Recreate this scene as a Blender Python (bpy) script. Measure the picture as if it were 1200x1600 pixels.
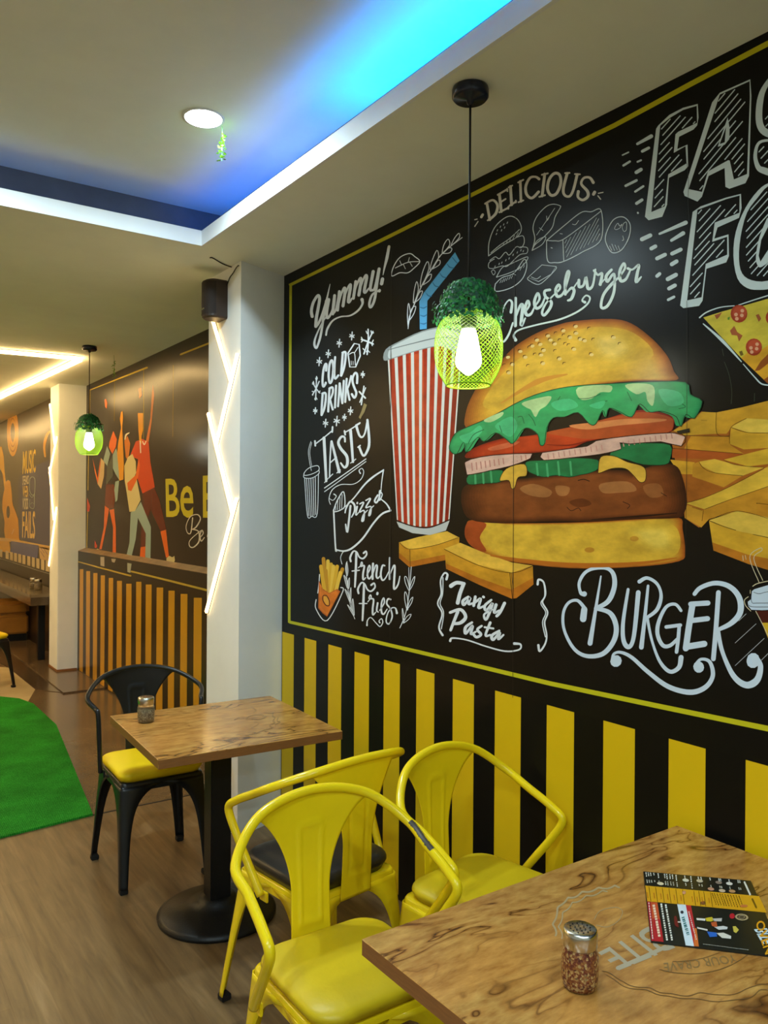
import bpy, bmesh, math, random
from mathutils import Vector, Matrix
from mathutils.geometry import tessellate_polygon
for _o in list(bpy.data.objects):
    bpy.data.objects.remove(_o)
SC = bpy.context.scene
COL = SC.collection
R = math.radians

# ------------------------------------------------------------------ camera, world, exposure
CAM_H = 1.64
YAW, PITCH, ROLL, FPX = R(34.5981), R(-0.1369), R(0.3964), 1256.92     # focal length in pixels of the 1200x1600 frame
FWD = Vector((math.sin(YAW) * math.cos(PITCH), math.cos(YAW) * math.cos(PITCH), math.sin(PITCH)))
_r0 = Vector((math.cos(YAW), -math.sin(YAW), 0))
_u0 = _r0.cross(FWD)
RGT = math.cos(ROLL) * _r0 + math.sin(ROLL) * _u0
UPV = RGT.cross(FWD)
EYE = Vector((0, 0, CAM_H))
cam_d = bpy.data.cameras.new('camera')
cam = bpy.data.objects.new('camera', cam_d)
COL.objects.link(cam)
cam.matrix_world = Matrix(((RGT.x, UPV.x, -FWD.x, 0), (RGT.y, UPV.y, -FWD.y, 0), (RGT.z, UPV.z, -FWD.z, CAM_H), (0, 0, 0, 1)))
cam_d.sensor_fit = 'HORIZONTAL'
cam_d.sensor_width = 36.0
cam_d.lens = FPX / 1200 * 36.0
cam_d.clip_start = 0.05
SC.camera = cam
SC.view_settings.view_transform = 'Standard'
SC.view_settings.look = 'None'
SC.view_settings.gamma = 1
SC.view_settings.exposure = EXPOSURE = 1.0
SC.view_settings.use_curve_mapping = False
world = bpy.data.worlds.new('world')
SC.world = world
world.use_nodes = True
world.node_tree.nodes['Background'].inputs[0].default_value = (0.8, 0.85, 1, 1)
world.node_tree.nodes['Background'].inputs[1].default_value = 0.02
SC.cycles.max_bounces = 8
SC.cycles.sample_clamp_indirect = 4.0

# light levels
P_DOWN = 10.4          # ceiling downlights, W each
E_BAR = 14.0            # zigzag light bars
E_COVE = 18.0          # blue strip in the cove
E_BULB = 17.0
P_BULB = 3.2

# ------------------------------------------------------------------ room measures (metres)
ZS, ZT = 2.877, 3.10               # soffit underside, tray ceiling
XM = 1.984                         # burger mural wall
XP, YP0, YP1 = 1.684, 3.71, 4.12   # pillar beside it
XM2, XD2 = 2.143, 2.07             # second bay: upper wall, low wall
XQ, YQ0, YQ1 = 1.873, 8.42, 8.78   # second pillar
XM3 = 2.06                         # third bay wall
XC, YC = 1.433, 3.60               # inner corner of the ceiling tray
XL, YB, YE = -3.2, -4.6, 15.0      # far side, behind, end

def ray(px, py):
    return FWD + RGT * ((px - 600) / FPX) - UPV * ((py - 800) / FPX)
def on_x(px, py, X):
    d = ray(px, py)
    return EYE + d * (X / d.x)
def on_y(px, py, Y):
    d = ray(px, py)
    return EYE + d * (Y / d.y)
def on_z(px, py, Z):
    d = ray(px, py)
    return EYE + d * ((Z - CAM_H) / d.z)

# ------------------------------------------------------------------ materials
def lin(c):
    c /= 255.0
    return c / 12.92 if c <= 0.04045 else ((c + 0.055) / 1.055) ** 2.4
def rgb(c, k=1.0):
    if isinstance(c, str):
        c = [int(c[i:i + 2], 16) for i in (0, 2, 4)]
    return (lin(c[0]) * k, lin(c[1]) * k, lin(c[2]) * k, 1.0)
MATS = {}
def mat(name, col, rough=0.5, metal=0.0, spec=0.5, coat=0.0, noise=None, bump=None, emit=None, trans=0.0, ior=1.45, coatr=0.05):
    """A principled material; noise = (scale, dark factor, light factor, stretch), bump = (scale, strength)."""
    if name in MATS:
        return MATS[name]
    m = bpy.data.materials.new(name)
    m.use_nodes = True
    nt = m.node_tree
    b = nt.nodes['Principled BSDF']
    c = rgb(col)
    b.inputs['Base Color'].default_value = c
    b.inputs['Roughness'].default_value = rough
    b.inputs['Metallic'].default_value = metal
    b.inputs['Specular IOR Level'].default_value = spec
    b.inputs['Coat Weight'].default_value = coat
    b.inputs['Coat Roughness'].default_value = coatr
    b.inputs['Transmission Weight'].default_value = trans
    b.inputs['IOR'].default_value = ior
    if emit:
        b.inputs['Emission Color'].default_value = rgb(emit[0]) if not isinstance(emit[0], tuple) else (*emit[0], 1)
        b.inputs['Emission Strength'].default_value = emit[1]
    if noise or bump:
        tc = nt.nodes.new('ShaderNodeTexCoord')
    if noise:
        mp = nt.nodes.new('ShaderNodeMapping')
        mp.inputs['Scale'].default_value = noise[3] if len(noise) > 3 else (1, 1, 1)
        nz = nt.nodes.new('ShaderNodeTexNoise')
        nz.inputs['Scale'].default_value = noise[0]
        nz.inputs['Detail'].default_value = 5
        nz.inputs['Roughness'].default_value = 0.6
        rp = nt.nodes.new('ShaderNodeValToRGB')
        rp.color_ramp.elements[0].position = 0.3
        rp.color_ramp.elements[1].position = 0.7
        rp.color_ramp.elements[0].color = tuple(min(1, x * noise[1]) for x in c[:3]) + (1,)
        rp.color_ramp.elements[1].color = tuple(min(1, x * noise[2]) for x in c[:3]) + (1,)
        nt.links.new(tc.outputs['Object'], mp.inputs[0])
        nt.links.new(mp.outputs[0], nz.inputs['Vector'])
        nt.links.new(nz.outputs[0], rp.inputs[0])
        nt.links.new(rp.outputs[0], b.inputs['Base Color'])
    if bump:
        n2 = nt.nodes.new('ShaderNodeTexNoise')
        n2.inputs['Scale'].default_value = bump[0]
        n2.inputs['Detail'].default_value = 4
        bp = nt.nodes.new('ShaderNodeBump')
        bp.inputs['Strength'].default_value = bump[1]
        bp.inputs['Distance'].default_value = 0.01
        nt.links.new(tc.outputs['Object'], n2.inputs['Vector'])
        nt.links.new(n2.outputs[0], bp.inputs['Height'])
        nt.links.new(bp.outputs[0], b.inputs['Normal'])
    MATS[name] = m
    return m

def node_mat(name, build, rough=0.4, spec=0.5, coat=0.0):
    m = bpy.data.materials.new(name)
    m.use_nodes = True
    nt = m.node_tree
    b = nt.nodes['Principled BSDF']
    b.inputs['Roughness'].default_value = rough
    b.inputs['Specular IOR Level'].default_value = spec
    b.inputs['Coat Weight'].default_value = coat
    b.inputs['Coat Roughness'].default_value = 0.08
    build(nt, b)
    MATS[name] = m
    return m
def N(nt, t, **kw):
    n = nt.nodes.new(t)
    for k, v in kw.items():
        if k in n.inputs:
            n.inputs[k].default_value = v
        else:
            setattr(n, k, v)
    return n
def ramp(nt, stops):
    n = nt.nodes.new('ShaderNodeValToRGB')
    e = n.color_ramp.elements
    while len(e) < len(stops):
        e.new(0.5)
    for i, (p, c) in enumerate(stops):
        e[i].position = p
        e[i].color = rgb(c)
    return n

def _table_wood(nt, b):
    tc = N(nt, 'ShaderNodeTexCoord')
    mp = N(nt, 'ShaderNodeMapping')
    mp.inputs['Scale'].default_value = (1.0, 3.2, 1)
    mp.inputs['Rotation'].default_value = (0, 0, 0.25)
    n1 = N(nt, 'ShaderNodeTexNoise', Scale=2.6, Detail=3.0, Roughness=0.5, Distortion=0.9)
    wv = N(nt, 'ShaderNodeMath', operation='MULTIPLY')
    wv.inputs[1].default_value = 7.0
    fr = N(nt, 'ShaderNodeMath', operation='FRACT')
    r1 = ramp(nt, [(0.0, '4a2a10'), (0.035, '7a4c20'), (0.12, 'b58240'), (0.55, 'c89a52'), (0.9, 'a87638'), (1.0, '5c3716')])
    n2 = N(nt, 'ShaderNodeTexNoise', Scale=14.0, Detail=6.0, Roughness=0.65)
    r2 = ramp(nt, [(0.28, 'a58a68'), (0.7, 'ffffff')])
    n3 = N(nt, 'ShaderNodeTexNoise', Scale=1.6, Detail=2.0)
    r3 = ramp(nt, [(0.36, '000000'), (0.56, 'ffffff')])
    base = N(nt, 'ShaderNodeMixRGB', blend_type='MIX')
    base.inputs[1].default_value = rgb('c68f48')
    mx = N(nt, 'ShaderNodeMixRGB', blend_type='MULTIPLY', Fac=0.8)
    L = nt.links.new
    L(tc.outputs['Object'], mp.inputs[0])
    for n in (n1, n2, n3):
        L(mp.outputs[0], n.inputs['Vector'])
    L(n1.outputs[0], wv.inputs[0]); L(wv.outputs[0], fr.inputs[0]); L(fr.outputs[0], r1.inputs[0])
    L(n2.outputs[0], r2.inputs[0])
    L(n3.outputs[0], r3.inputs[0]); L(r3.outputs[0], base.inputs[0]); L(r1.outputs[0], base.inputs[2])
    L(base.outputs[0], mx.inputs[1]); L(r2.outputs[0], mx.inputs[2])
    L(mx.outputs[0], b.inputs['Base Color'])
M_TABLE = node_mat('olive_wood_laminate', _table_wood, rough=0.22, spec=0.5)

def _floor_wood(nt, b):
    tc = N(nt, 'ShaderNodeTexCoord')
    mp = N(nt, 'ShaderNodeMapping')
    mp.inputs['Rotation'].default_value = (0, 0, R(90))
    br = N(nt, 'ShaderNodeTexBrick', Scale=1.0)
    br.inputs['Color1'].default_value = rgb('8c785a')
    br.inputs['Color2'].default_value = rgb('7b6648')
    br.inputs['Mortar'].default_value = rgb('7d6648')
    br.inputs['Mortar Size'].default_value = 0.0015
    br.inputs['Brick Width'].default_value = 0.95
    br.inputs['Row Height'].default_value = 0.125
    m2 = N(nt, 'ShaderNodeMapping')
    m2.inputs['Scale'].default_value = (28, 2.2, 1)
    n1 = N(nt, 'ShaderNodeTexNoise', Scale=1.0, Detail=6.0, Roughness=0.62, Distortion=0.4)
    r1 = ramp(nt, [(0.28, '8f7a62'), (0.55, 'd9c8ae'), (0.75, 'fff6e6')])
    mx = N(nt, 'ShaderNodeMixRGB', blend_type='MULTIPLY', Fac=0.85)
    L = nt.links.new
    L(tc.outputs['Object'], mp.inputs[0]); L(mp.outputs[0], br.inputs['Vector'])
    L(tc.outputs['Object'], m2.inputs[0]); L(m2.outputs[0], n1.inputs['Vector'])
    L(n1.outputs[0], r1.inputs[0])
    L(br.outputs[0], mx.inputs[1]); L(r1.outputs[0], mx.inputs[2]); L(mx.outputs[0], b.inputs['Base Color'])
M_FLOOR = node_mat('grey_oak_vinyl_floor', _floor_wood, rough=0.38, spec=0.45)

def _granite(dark, light):
    def f(nt, b):
        tc = N(nt, 'ShaderNodeTexCoord')
        n1 = N(nt, 'ShaderNodeTexNoise', Scale=160.0, Detail=2.0)
        n2 = N(nt, 'ShaderNodeTexNoise', Scale=3.0, Detail=4.0)
        ad = N(nt, 'ShaderNodeMixRGB', blend_type='MIX', Fac=0.5)
        r1 = ramp(nt, [(0.35, dark), (0.65, light)])
        L = nt.links.new
        L(tc.outputs['Object'], n1.inputs['Vector']); L(tc.outputs['Object'], n2.inputs['Vector'])
        L(n1.outputs[0], ad.inputs[1]); L(n2.outputs[0], ad.inputs[2]); L(ad.outputs[0], r1.inputs[0])
        L(r1.outputs[0], b.inputs['Base Color'])
    return f
M_GRANITE = node_mat('polished_brown_granite', _granite('503f2e', '776144'), rough=0.2, spec=0.5)
M_GRANITE_DK = node_mat('dark_granite', _granite('33291f', '5b4a38'), rough=0.2, spec=0.5)
M_GRANITE_LT = node_mat('beige_floor_tile', _granite('b19b72', 'cdb88c'), rough=0.22, spec=0.5)
M_GRANITE_TOP = node_mat('grey_granite_top', _granite('55493a', '7f7058'), rough=0.12, spec=0.6)

def _turf(nt, b):
    tc = N(nt, 'ShaderNodeTexCoord')
    mp = N(nt, 'ShaderNodeMapping')
    mp.inputs['Rotation'].default_value = (0, 0, 0.35)
    w = N(nt, 'ShaderNodeTexWave', Scale=34.0, Distortion=1.5, Detail=2.0)
    n1 = N(nt, 'ShaderNodeTexNoise', Scale=220.0, Detail=3.0)
    n2 = N(nt, 'ShaderNodeTexNoise', Scale=4.0, Detail=3.0)
    r1 = ramp(nt, [(0.3, '14801a'), (0.7, '46c23e')])
    r2 = ramp(nt, [(0.3, 'c8c8c8'), (0.7, 'ffffff')])
    r3 = ramp(nt, [(0.0, 'c4c4c4'), (1.0, 'ffffff')])
    m1 = N(nt, 'ShaderNodeMixRGB', blend_type='MULTIPLY', Fac=1.0)
    m2 = N(nt, 'ShaderNodeMixRGB', blend_type='MULTIPLY', Fac=1.0)
    bp = N(nt, 'ShaderNodeBump', Strength=0.9, Distance=0.01)
    L = nt.links.new
    L(tc.outputs['Object'], mp.inputs[0]); L(mp.outputs[0], w.inputs['Vector'])
    L(tc.outputs['Object'], n1.inputs['Vector']); L(tc.outputs['Object'], n2.inputs['Vector'])
    L(n1.outputs[0], r1.inputs[0]); L(n2.outputs[0], r2.inputs[0]); L(w.outputs[0], r3.inputs[0])
    L(r1.outputs[0], m1.inputs[1]); L(r2.outputs[0], m1.inputs[2]); L(m1.outputs[0], m2.inputs[1]); L(r3.outputs[0], m2.inputs[2])
    L(m2.outputs[0], b.inputs['Base Color']); L(n1.outputs[0], bp.inputs['Height']); L(bp.outputs[0], b.inputs['Normal'])
M_TURF = node_mat('green_turf', _turf, rough=0.9, spec=0.1)

def _flakes(nt, b):
    tc = N(nt, 'ShaderNodeTexCoord')
    v = N(nt, 'ShaderNodeTexVoronoi', Scale=260.0)
    r1 = ramp(nt, [(0.0, '5a2410'), (0.35, '8a3a16'), (0.6, 'b8742e'), (0.8, 'e6c07a'), (0.95, '3a1608')])
    bp = N(nt, 'ShaderNodeBump', Strength=0.8, Distance=0.002)
    L = nt.links.new
    L(tc.outputs['Object'], v.inputs['Vector']); L(v.outputs['Color'], r1.inputs[0]); L(r1.outputs[0], b.inputs['Base Color'])
    L(v.outputs['Distance'], bp.inputs['Height']); L(bp.outputs[0], b.inputs['Normal'])
M_FLAKES = node_mat('chilli_flakes', _flakes, rough=0.6)
def _herbs(nt, b):
    tc = N(nt, 'ShaderNodeTexCoord')
    v = N(nt, 'ShaderNodeTexVoronoi', Scale=220.0)
    r1 = ramp(nt, [(0.0, '6a5436'), (0.5, '8f7a55'), (0.8, 'b9a67c')])
    nt.links.new(tc.outputs['Object'], v.inputs['Vector']); nt.links.new(v.outputs['Color'], r1.inputs[0]); nt.links.new(r1.outputs[0], b.inputs['Base Color'])
M_HERBS = node_mat('dried_herbs', _herbs, rough=0.7)

M_CEIL = mat('cream_ceiling_paint', 'f2f5e8', 0.75, spec=0.25, noise=(3, 0.96, 1.03), bump=(60, 0.04))
M_WHITE = mat('white_wall_paint', 'f0f2f0', 0.6, spec=0.3, noise=(2.5, 0.95, 1.03), bump=(90, 0.04))
M_WALL = mat('plain_wall_paint', 'ddd9cc', 0.7, noise=(2, 0.95, 1.03))
M_YEL = mat('glossy_yellow_enamel', 'eccb14', 0.18, spec=0.55, noise=(5, 0.93, 1.04))
M_BLK = mat('black_enamel', '17191a', 0.3, spec=0.5)
M_SCUFF = mat('bare_dark_steel', '4a443c', 0.45, metal=0.4)
M_CUSH_Y = mat('yellow_vinyl_cushion', 'cbae14', 0.40, spec=0.4, bump=(55, 0.06), noise=(9, 0.95, 1.03))
M_CUSH_K = mat('black_leather_cushion', '1c1a18', 0.34, spec=0.5, bump=(240, 0.08))
M_CUSH_KY = mat('bright_yellow_cushion', 'f2cf10', 0.5, spec=0.35, bump=(70, 0.06))
M_RUBBER = mat('dark_rubber', '14120f', 0.8)
M_IRON = mat('black_cast_iron', '121212', 0.42, spec=0.4, bump=(120, 0.1))
M_STEEL = mat('brushed_steel_lid', 'c9c5bb', 0.22, metal=1.0)
M_GLASS = mat('clear_glass', 'ffffff', 0.02, trans=1.0, ior=1.45)
M_DARKPL = mat('black_speaker_plastic', '3a2c24', 0.5)
M_GRILLE = mat('speaker_grille_cloth', '2c221d', 0.7, bump=(400, 0.3))
M_CANOPY = mat('dark_blue_black_canopy', '1a1f33', 0.25, spec=0.5)
M_CORD = mat('black_cord', '0e0e0e', 0.6)
M_WIRE = mat('lime_wire_mesh', '8cb814', 0.4)
M_LEAF = mat('artificial_leaf_green', '2f8a4a', 0.5, noise=(40, 0.6, 1.25))
M_LEAF2 = mat('artificial_leaf_dark', '1f5a3a', 0.5, noise=(40, 0.6, 1.25))
M_LEAF3 = mat('artificial_leaf_lime', '7fae3a', 0.5)
M_SOCK = mat('bulb_socket', '3a4a22', 0.5)
M_BULB = mat('lit_bulb', 'ffffff', 0.3, emit=((1.0, 0.97, 0.86), E_BULB))
M_BAR = mat('warm_light_diffuser', 'fff2dc', 0.4, emit=((1.0, 0.66, 0.27), E_BAR))
M_BARC = mat('warm_light_diffuser_slim', 'fff2dc', 0.4, emit=((1.0, 0.64, 0.24), E_BAR * 0.24))
M_DOWN = mat('downlight_diffuser', 'ffffff', 0.4, emit=((0.92, 0.97, 1.0), 14.0))
M_RIM = mat('white_plastic_rim', 'e8e8e4', 0.4)
M_COVE = mat('blue_led_strip', '2a70ff', 0.4, emit=((0.0, 0.30, 1.0), E_COVE))
M_LEATHER = mat('tan_leather', 'a8742a', 0.4, noise=(6, 0.8, 1.1), bump=(90, 0.1))
M_EDGE = mat('brown_edge_band', '8a5a30', 0.4, noise=(30, 0.85, 1.1, (1, 1, 8)))

# ------------------------------------------------------------------ mesh helpers
def link(name, me, m, parent=None, smooth=False):
    o = bpy.data.objects.new(name, me)
    COL.objects.link(o)
    for x in (m if isinstance(m, (list, tuple)) else [m]):
        me.materials.append(x)
    if smooth:
        me.polygons.foreach_set('use_smooth', [True] * len(me.polygons))
        me.update()
    if parent:
        o.parent = parent
    return o
def obj(name, bm, m, parent=None, smooth=False):
    me = bpy.data.meshes.new(name)
    bmesh.ops.recalc_face_normals(bm, faces=bm.faces)
    bm.to_mesh(me)
    bm.free()
    return link(name, me, m, parent, smooth)
def thing(name, label, cat, loc=(0, 0, 0), rz=0.0, group=None):
    o = bpy.data.objects.new(name, None)
    COL.objects.link(o)
    o.empty_display_size = 0.1
    o.location = loc
    o.rotation_euler = (0, 0, rz)
    return tag(o, label, cat, group)
def tag(o, label, cat, group=None):
    o['label'] = label
    o['category'] = cat
    if group:
        o['group'] = group
    return o
def struct(o):
    o['kind'] = 'structure'
    return o
def box(bm, a, b, bev=0.0, mi=0):
    x0, y0, z0 = a
    x1, y1, z1 = b
    v = [bm.verts.new(p) for p in ((x0, y0, z0), (x1, y0, z0), (x1, y1, z0), (x0, y1, z0), (x0, y0, z1), (x1, y0, z1), (x1, y1, z1), (x0, y1, z1))]
    f = [bm.faces.new([v[i] for i in q]) for q in ((0, 3, 2, 1), (4, 5, 6, 7), (0, 1, 5, 4), (1, 2, 6, 5), (2, 3, 7, 6), (3, 0, 4, 7))]
    for q in f:
        q.material_index = mi
    if bev:
        es = list({e for q in f for e in q.edges})
        bmesh.ops.bevel(bm, geom=es, offset=bev, segments=2, affect='EDGES')
    return bm
def boxo(name, a, b, m, parent=None, bev=0.0):
    return obj(name, box(bmesh.new(), a, b, bev), m, parent)
def prism(bm, pts, z0, z1):
    lo = [bm.verts.new((p[0], p[1], z0)) for p in pts]
    hi = [bm.verts.new((p[0], p[1], z1)) for p in pts]
    n = len(pts)
    bm.faces.new(lo[::-1])
    bm.faces.new(hi)
    for i in range(n):
        bm.faces.new((lo[i], lo[(i + 1) % n], hi[(i + 1) % n], hi[i]))
    return bm
def lathe(bm, prof, n=32, c=(0, 0, 0), ribs=0, ribd=0.0, cap=True):
    rows = []
    for r_, z in prof:
        row = []
        for i in range(n):
            a = 2 * math.pi * i / n
            q = r_ * (1 + ribd * math.cos(ribs * a)) if ribs else r_
            row.append(bm.verts.new((c[0] + q * math.cos(a), c[1] + q * math.sin(a), c[2] + z)))
        rows.append(row)
    for a, b in zip(rows, rows[1:]):
        for i in range(n):
            bm.faces.new((a[i], a[(i + 1) % n], b[(i + 1) % n], b[i]))
    if cap:
        bm.faces.new(rows[0][::-1])
        bm.faces.new(rows[-1])
    return bm
def spline(pts, k=8, closed=False):
    """Catmull-Rom through the points (any dimension)."""
    P = [tuple(p) for p in pts]
    n = len(P)
    if n < 3:
        return P
    out = []
    g = lambda i: P[i % n] if closed else P[max(0, min(n - 1, i))]
    for i in range(n if closed else n - 1):
        a, b, c, d = g(i - 1), g(i), g(i + 1), g(i + 2)
        for j in range(k):
            t = j / k
            out.append(tuple(0.5 * (2 * b[q] + (c[q] - a[q]) * t + (2 * a[q] - 5 * b[q] + 4 * c[q] - d[q]) * t * t + (3 * b[q] - a[q] - 3 * c[q] + d[q]) * t ** 3) for q in range(len(b))))
    if not closed:
        out.append(P[-1])
    return out
def tube(bm, pts, r, n=10, cap=True):
    P = [Vector(p) for p in pts]
    rows = []
    up = None
    for i, p in enumerate(P):
        t = (P[min(i + 1, len(P) - 1)] - P[max(i - 1, 0)]).normalized()
        if up is None:
            up = Vector((0, 0, 1)) if abs(t.z) < 0.9 else Vector((1, 0, 0))
        s = t.cross(up).normalized()
        up = s.cross(t).normalized()
        rr = r(i / (len(P) - 1)) if callable(r) else r
        rows.append([bm.verts.new(p + (s * math.cos(2 * math.pi * j / n) + up * math.sin(2 * math.pi * j / n)) * rr) for j in range(n)])
    for a, b in zip(rows, rows[1:]):
        for j in range(n):
            bm.faces.new((a[j], a[(j + 1) % n], b[(j + 1) % n], b[j]))
    if cap:
        bm.faces.new(rows[0][::-1])
        bm.faces.new(rows[-1])
    return bm

# ------------------------------------------------------------------ flat printing on a surface
class Print:
    """Artwork printed on a flat sheet: polygons, brush strokes and lettering, traced in the photograph's pixels, laid on the sheet's plane."""
    def __init__(self, onto, normal, rough=0.24, spec=0.36):
        self.onto, self.n, self.rough, self.spec = onto, Vector(normal), rough, spec
        self.v, self.f, self.mi, self.ms, self.idx = [], [], [], [], {}
        self.fr = (0, 0, 1)
        self.lift = 0
    def frame(self, ox, oy, s):
        self.fr = (ox, oy, s)
    def px(self, p):
        return (self.fr[0] + p[0] / self.fr[2], self.fr[1] + p[1] / self.fr[2])
    def mat(self, c, paint):
        key = (c, paint)
        if key not in self.idx:
            self.idx[key] = len(self.ms)
            nm = 'print_%s%s_%d_%d' % (c, '_brushed' if paint else '', int(self.rough * 100), int(self.spec * 100))
            self.ms.append(mat(nm, c, self.rough, spec=self.spec, noise=(9, 0.72, 1.22, (1, 1, 2.2)) if paint else None))
        return self.idx[key]
    def face(self, pts, c, layer, paint=False):
        base = len(self.v)
        W = [self.onto(x, y) + self.n * (0.00035 * layer + self.lift * 5e-6) for x, y in pts]
        self.v += W
        m = self.mat(c, paint)
        if len(W) <= 4:
            tris = [tuple(range(len(W)))]
        else:
            tris = tessellate_polygon([[Vector((x, y, 0)) for x, y in pts]])
        for t in tris:
            self.f.append(tuple(base + i for i in t))
            self.mi.append(m)
    def P(self, s):
        return [self.px(tuple(float(q) for q in t.split(','))) for t in s.split()] if isinstance(s, str) else [self.px(p) for p in s]
    def poly(self, s, c, layer, smooth=0, paint=False):
        p = self.P(s)
        if smooth:
            p = spline(p, smooth, True)
        self.face(p, c, layer, paint)
        return p
    def shade(self, s, cols, layer, cx, cy, smooth=5, step=0.1, paint=True):
        """nested copies of one outline, shrinking towards (cx, cy), from the first colour to the last"""
        p = self.P(s)
        if smooth:
            p = spline(p, smooth, True)
        c0 = self.px((cx, cy))
        sub = 3 if len(cols) > 2 else 1
        hx = lambda c: [int(c[q:q + 2], 16) for q in (0, 2, 4)]
        for i in range((len(cols) - 1) * sub + 1):
            u = i / sub
            j = min(int(u), len(cols) - 2)
            ca, cb = hx(cols[j]), hx(cols[j + 1])
            c = '%02x%02x%02x' % tuple(round(x + (y - x) * (u - j)) for x, y in zip(ca, cb))
            k = 1 - step * u
            self.face([(c0[0] + (x - c0[0]) * k, c0[1] + (y - c0[1]) * k) for x, y in p], c, layer + 0.25 * u, paint)
    def line(self, s, w, c='dfe3e6', layer=3, closed=False, k=6, caps=True):
        """a brush stroke; w = width in the frame's units, or a list of widths spread along it"""
        p = self.P(s)
        self.lift = (self.lift + 1) % 48
        sm = spline(p, k, closed) if len(p) > 2 else p
        if closed:
            sm = sm + [sm[0]]
        n = len(sm)
        ws = w if isinstance(w, (list, tuple)) else [w]
        sc = self.fr[2]
        def wd(t):
            if len(ws) == 1:
                return ws[0] / sc / 2
            q = t * (len(ws) - 1)
            i = min(int(q), len(ws) - 2)
            return (ws[i] + (ws[i + 1] - ws[i]) * (q - i)) / sc / 2
        Lf, Rt = [], []
        for i, (x, y) in enumerate(sm):
            a, b = sm[max(i - 1, 0)], sm[min(i + 1, n - 1)]
            if closed and i in (0, n - 1):
                a, b = sm[-2], sm[1]
            dx, dy = b[0] - a[0], b[1] - a[1]
            l = math.hypot(dx, dy) or 1
            h = wd(i / (n - 1))
            Lf.append((x - dy / l * h, y + dx / l * h))
            Rt.append((x + dy / l * h, y - dx / l * h))
        for i in range(n - 1):
            self.face([Lf[i], Lf[i + 1], Rt[i + 1], Rt[i]], c, layer)
        if caps and not closed:
            for (x, y), t in ((sm[0], 0.0), (sm[-1], 1.0)):
                self.lift += 1
                h = wd(t)
                if h > 0.35:
                    self.face([(x + h * math.cos(a * math.pi / 5), y + h * math.sin(a * math.pi / 5)) for a in range(10)], c, layer)
    def lines(self, items, c='dfe3e6', layer=3):
        for s, w in items:
            self.line(s, w, c, layer)
    def dot(self, x, y, r, c='dfe3e6', layer=3, ry=None, rot=0.0, n=16, paint=False):
        ry = ry or r
        pts = []
        for i in range(n):
            a = 2 * math.pi * i / n
            u, v = r * math.cos(a), ry * math.sin(a)
            pts.append(self.px((x + u * math.cos(rot) - v * math.sin(rot), y + u * math.sin(rot) + v * math.cos(rot))))
        self.face(pts, c, layer, paint)
    def ring(self, x, y, r, w, c='dfe3e6', layer=3, ry=None, rot=0.0):
        ry = ry or r
        pts = [(x + r * math.cos(a) * math.cos(rot) - ry * math.sin(a) * math.sin(rot), y + r * math.cos(a) * math.sin(rot) + ry * math.sin(a) * math.cos(rot)) for a in [2 * math.pi * i / 14 for i in range(14)]]
        self.line(pts, w, c, layer, closed=True, k=3)
    def hatch(self, s, dx, dy, gap, w, c='dfe3e6', layer=4, inset=0.08, seed=1):
        """slanting hatch strokes clipped to a polygon"""
        rnd = random.Random(seed)
        p = [tuple(float(q) for q in t.split(',')) for t in s.split()]
        l = math.hypot(dx, dy)
        dx, dy = dx / l, dy / l
        nx, ny = -dy, dx
        ds = [x * nx + y * ny for x, y in p]
        d = min(ds) + gap * 0.6
        while d < max(ds):
            hits = []
            for i in range(len(p)):
                a, b = p[i], p[(i + 1) % len(p)]
                da, db = a[0] * nx + a[1] * ny - d, b[0] * nx + b[1] * ny - d
                if da * db < 0:
                    t = da / (da - db)
                    q = (a[0] + (b[0] - a[0]) * t, a[1] + (b[1] - a[1]) * t)
                    hits.append(q[0] * dx + q[1] * dy)
            hits.sort()
            for a, b in zip(hits[::2], hits[1::2]):
                if b - a > w * 5:
                    a2 = a + (b - a) * inset * (0.6 + rnd.random()) + w
                    b2 = b - (b - a) * inset * (0.6 + 2.2 * rnd.random()) - w
                    if b2 > a2:
                        self.line([(nx * d + dx * a2, ny * d + dy * a2), (nx * d + dx * b2, ny * d + dy * b2)], w, c, layer)
            d += gap * (0.9 + 0.2 * rnd.random())
    def text(self, body, quad, c, layer, bold=0.0, squeeze=None):
        """set lettering (the built-in typeface) into a four-cornered field: top-left, top-right, bottom-right, bottom-left"""
        cu = bpy.data.curves.new('lettering', 'FONT')
        cu.body = body
        cu.offset = bold
        cu.resolution_u = 3
        o = bpy.data.objects.new('lettering', cu)
        me = o.to_mesh()
        vs = [v.co.copy() for v in me.vertices]
        ps = [tuple(p.vertices) for p in me.polygons]
        o.to_mesh_clear()
        bpy.data.objects.remove(o)
        bpy.data.curves.remove(cu)
        if not vs:
            return
        x0, x1 = min(v.x for v in vs), max(v.x for v in vs)
        y0, y1 = min(v.y for v in vs), max(v.y for v in vs)
        q = self.P(quad)
        base = len(self.v)
        m = self.mat(c, False)
        for v in vs:
            s, t = (v.x - x0) / (x1 - x0), (y1 - v.y) / (y1 - y0)
            X = (q[0][0] * (1 - s) + q[1][0] * s) * (1 - t) + (q[3][0] * (1 - s) + q[2][0] * s) * t
            Y = (q[0][1] * (1 - s) + q[1][1] * s) * (1 - t) + (q[3][1] * (1 - s) + q[2][1] * s) * t
            self.v.append(self.onto(X, Y) + self.n * (0.00035 * layer))
        for p in ps:
            self.f.append(tuple(base + i for i in p))
            self.mi.append(m)
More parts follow.
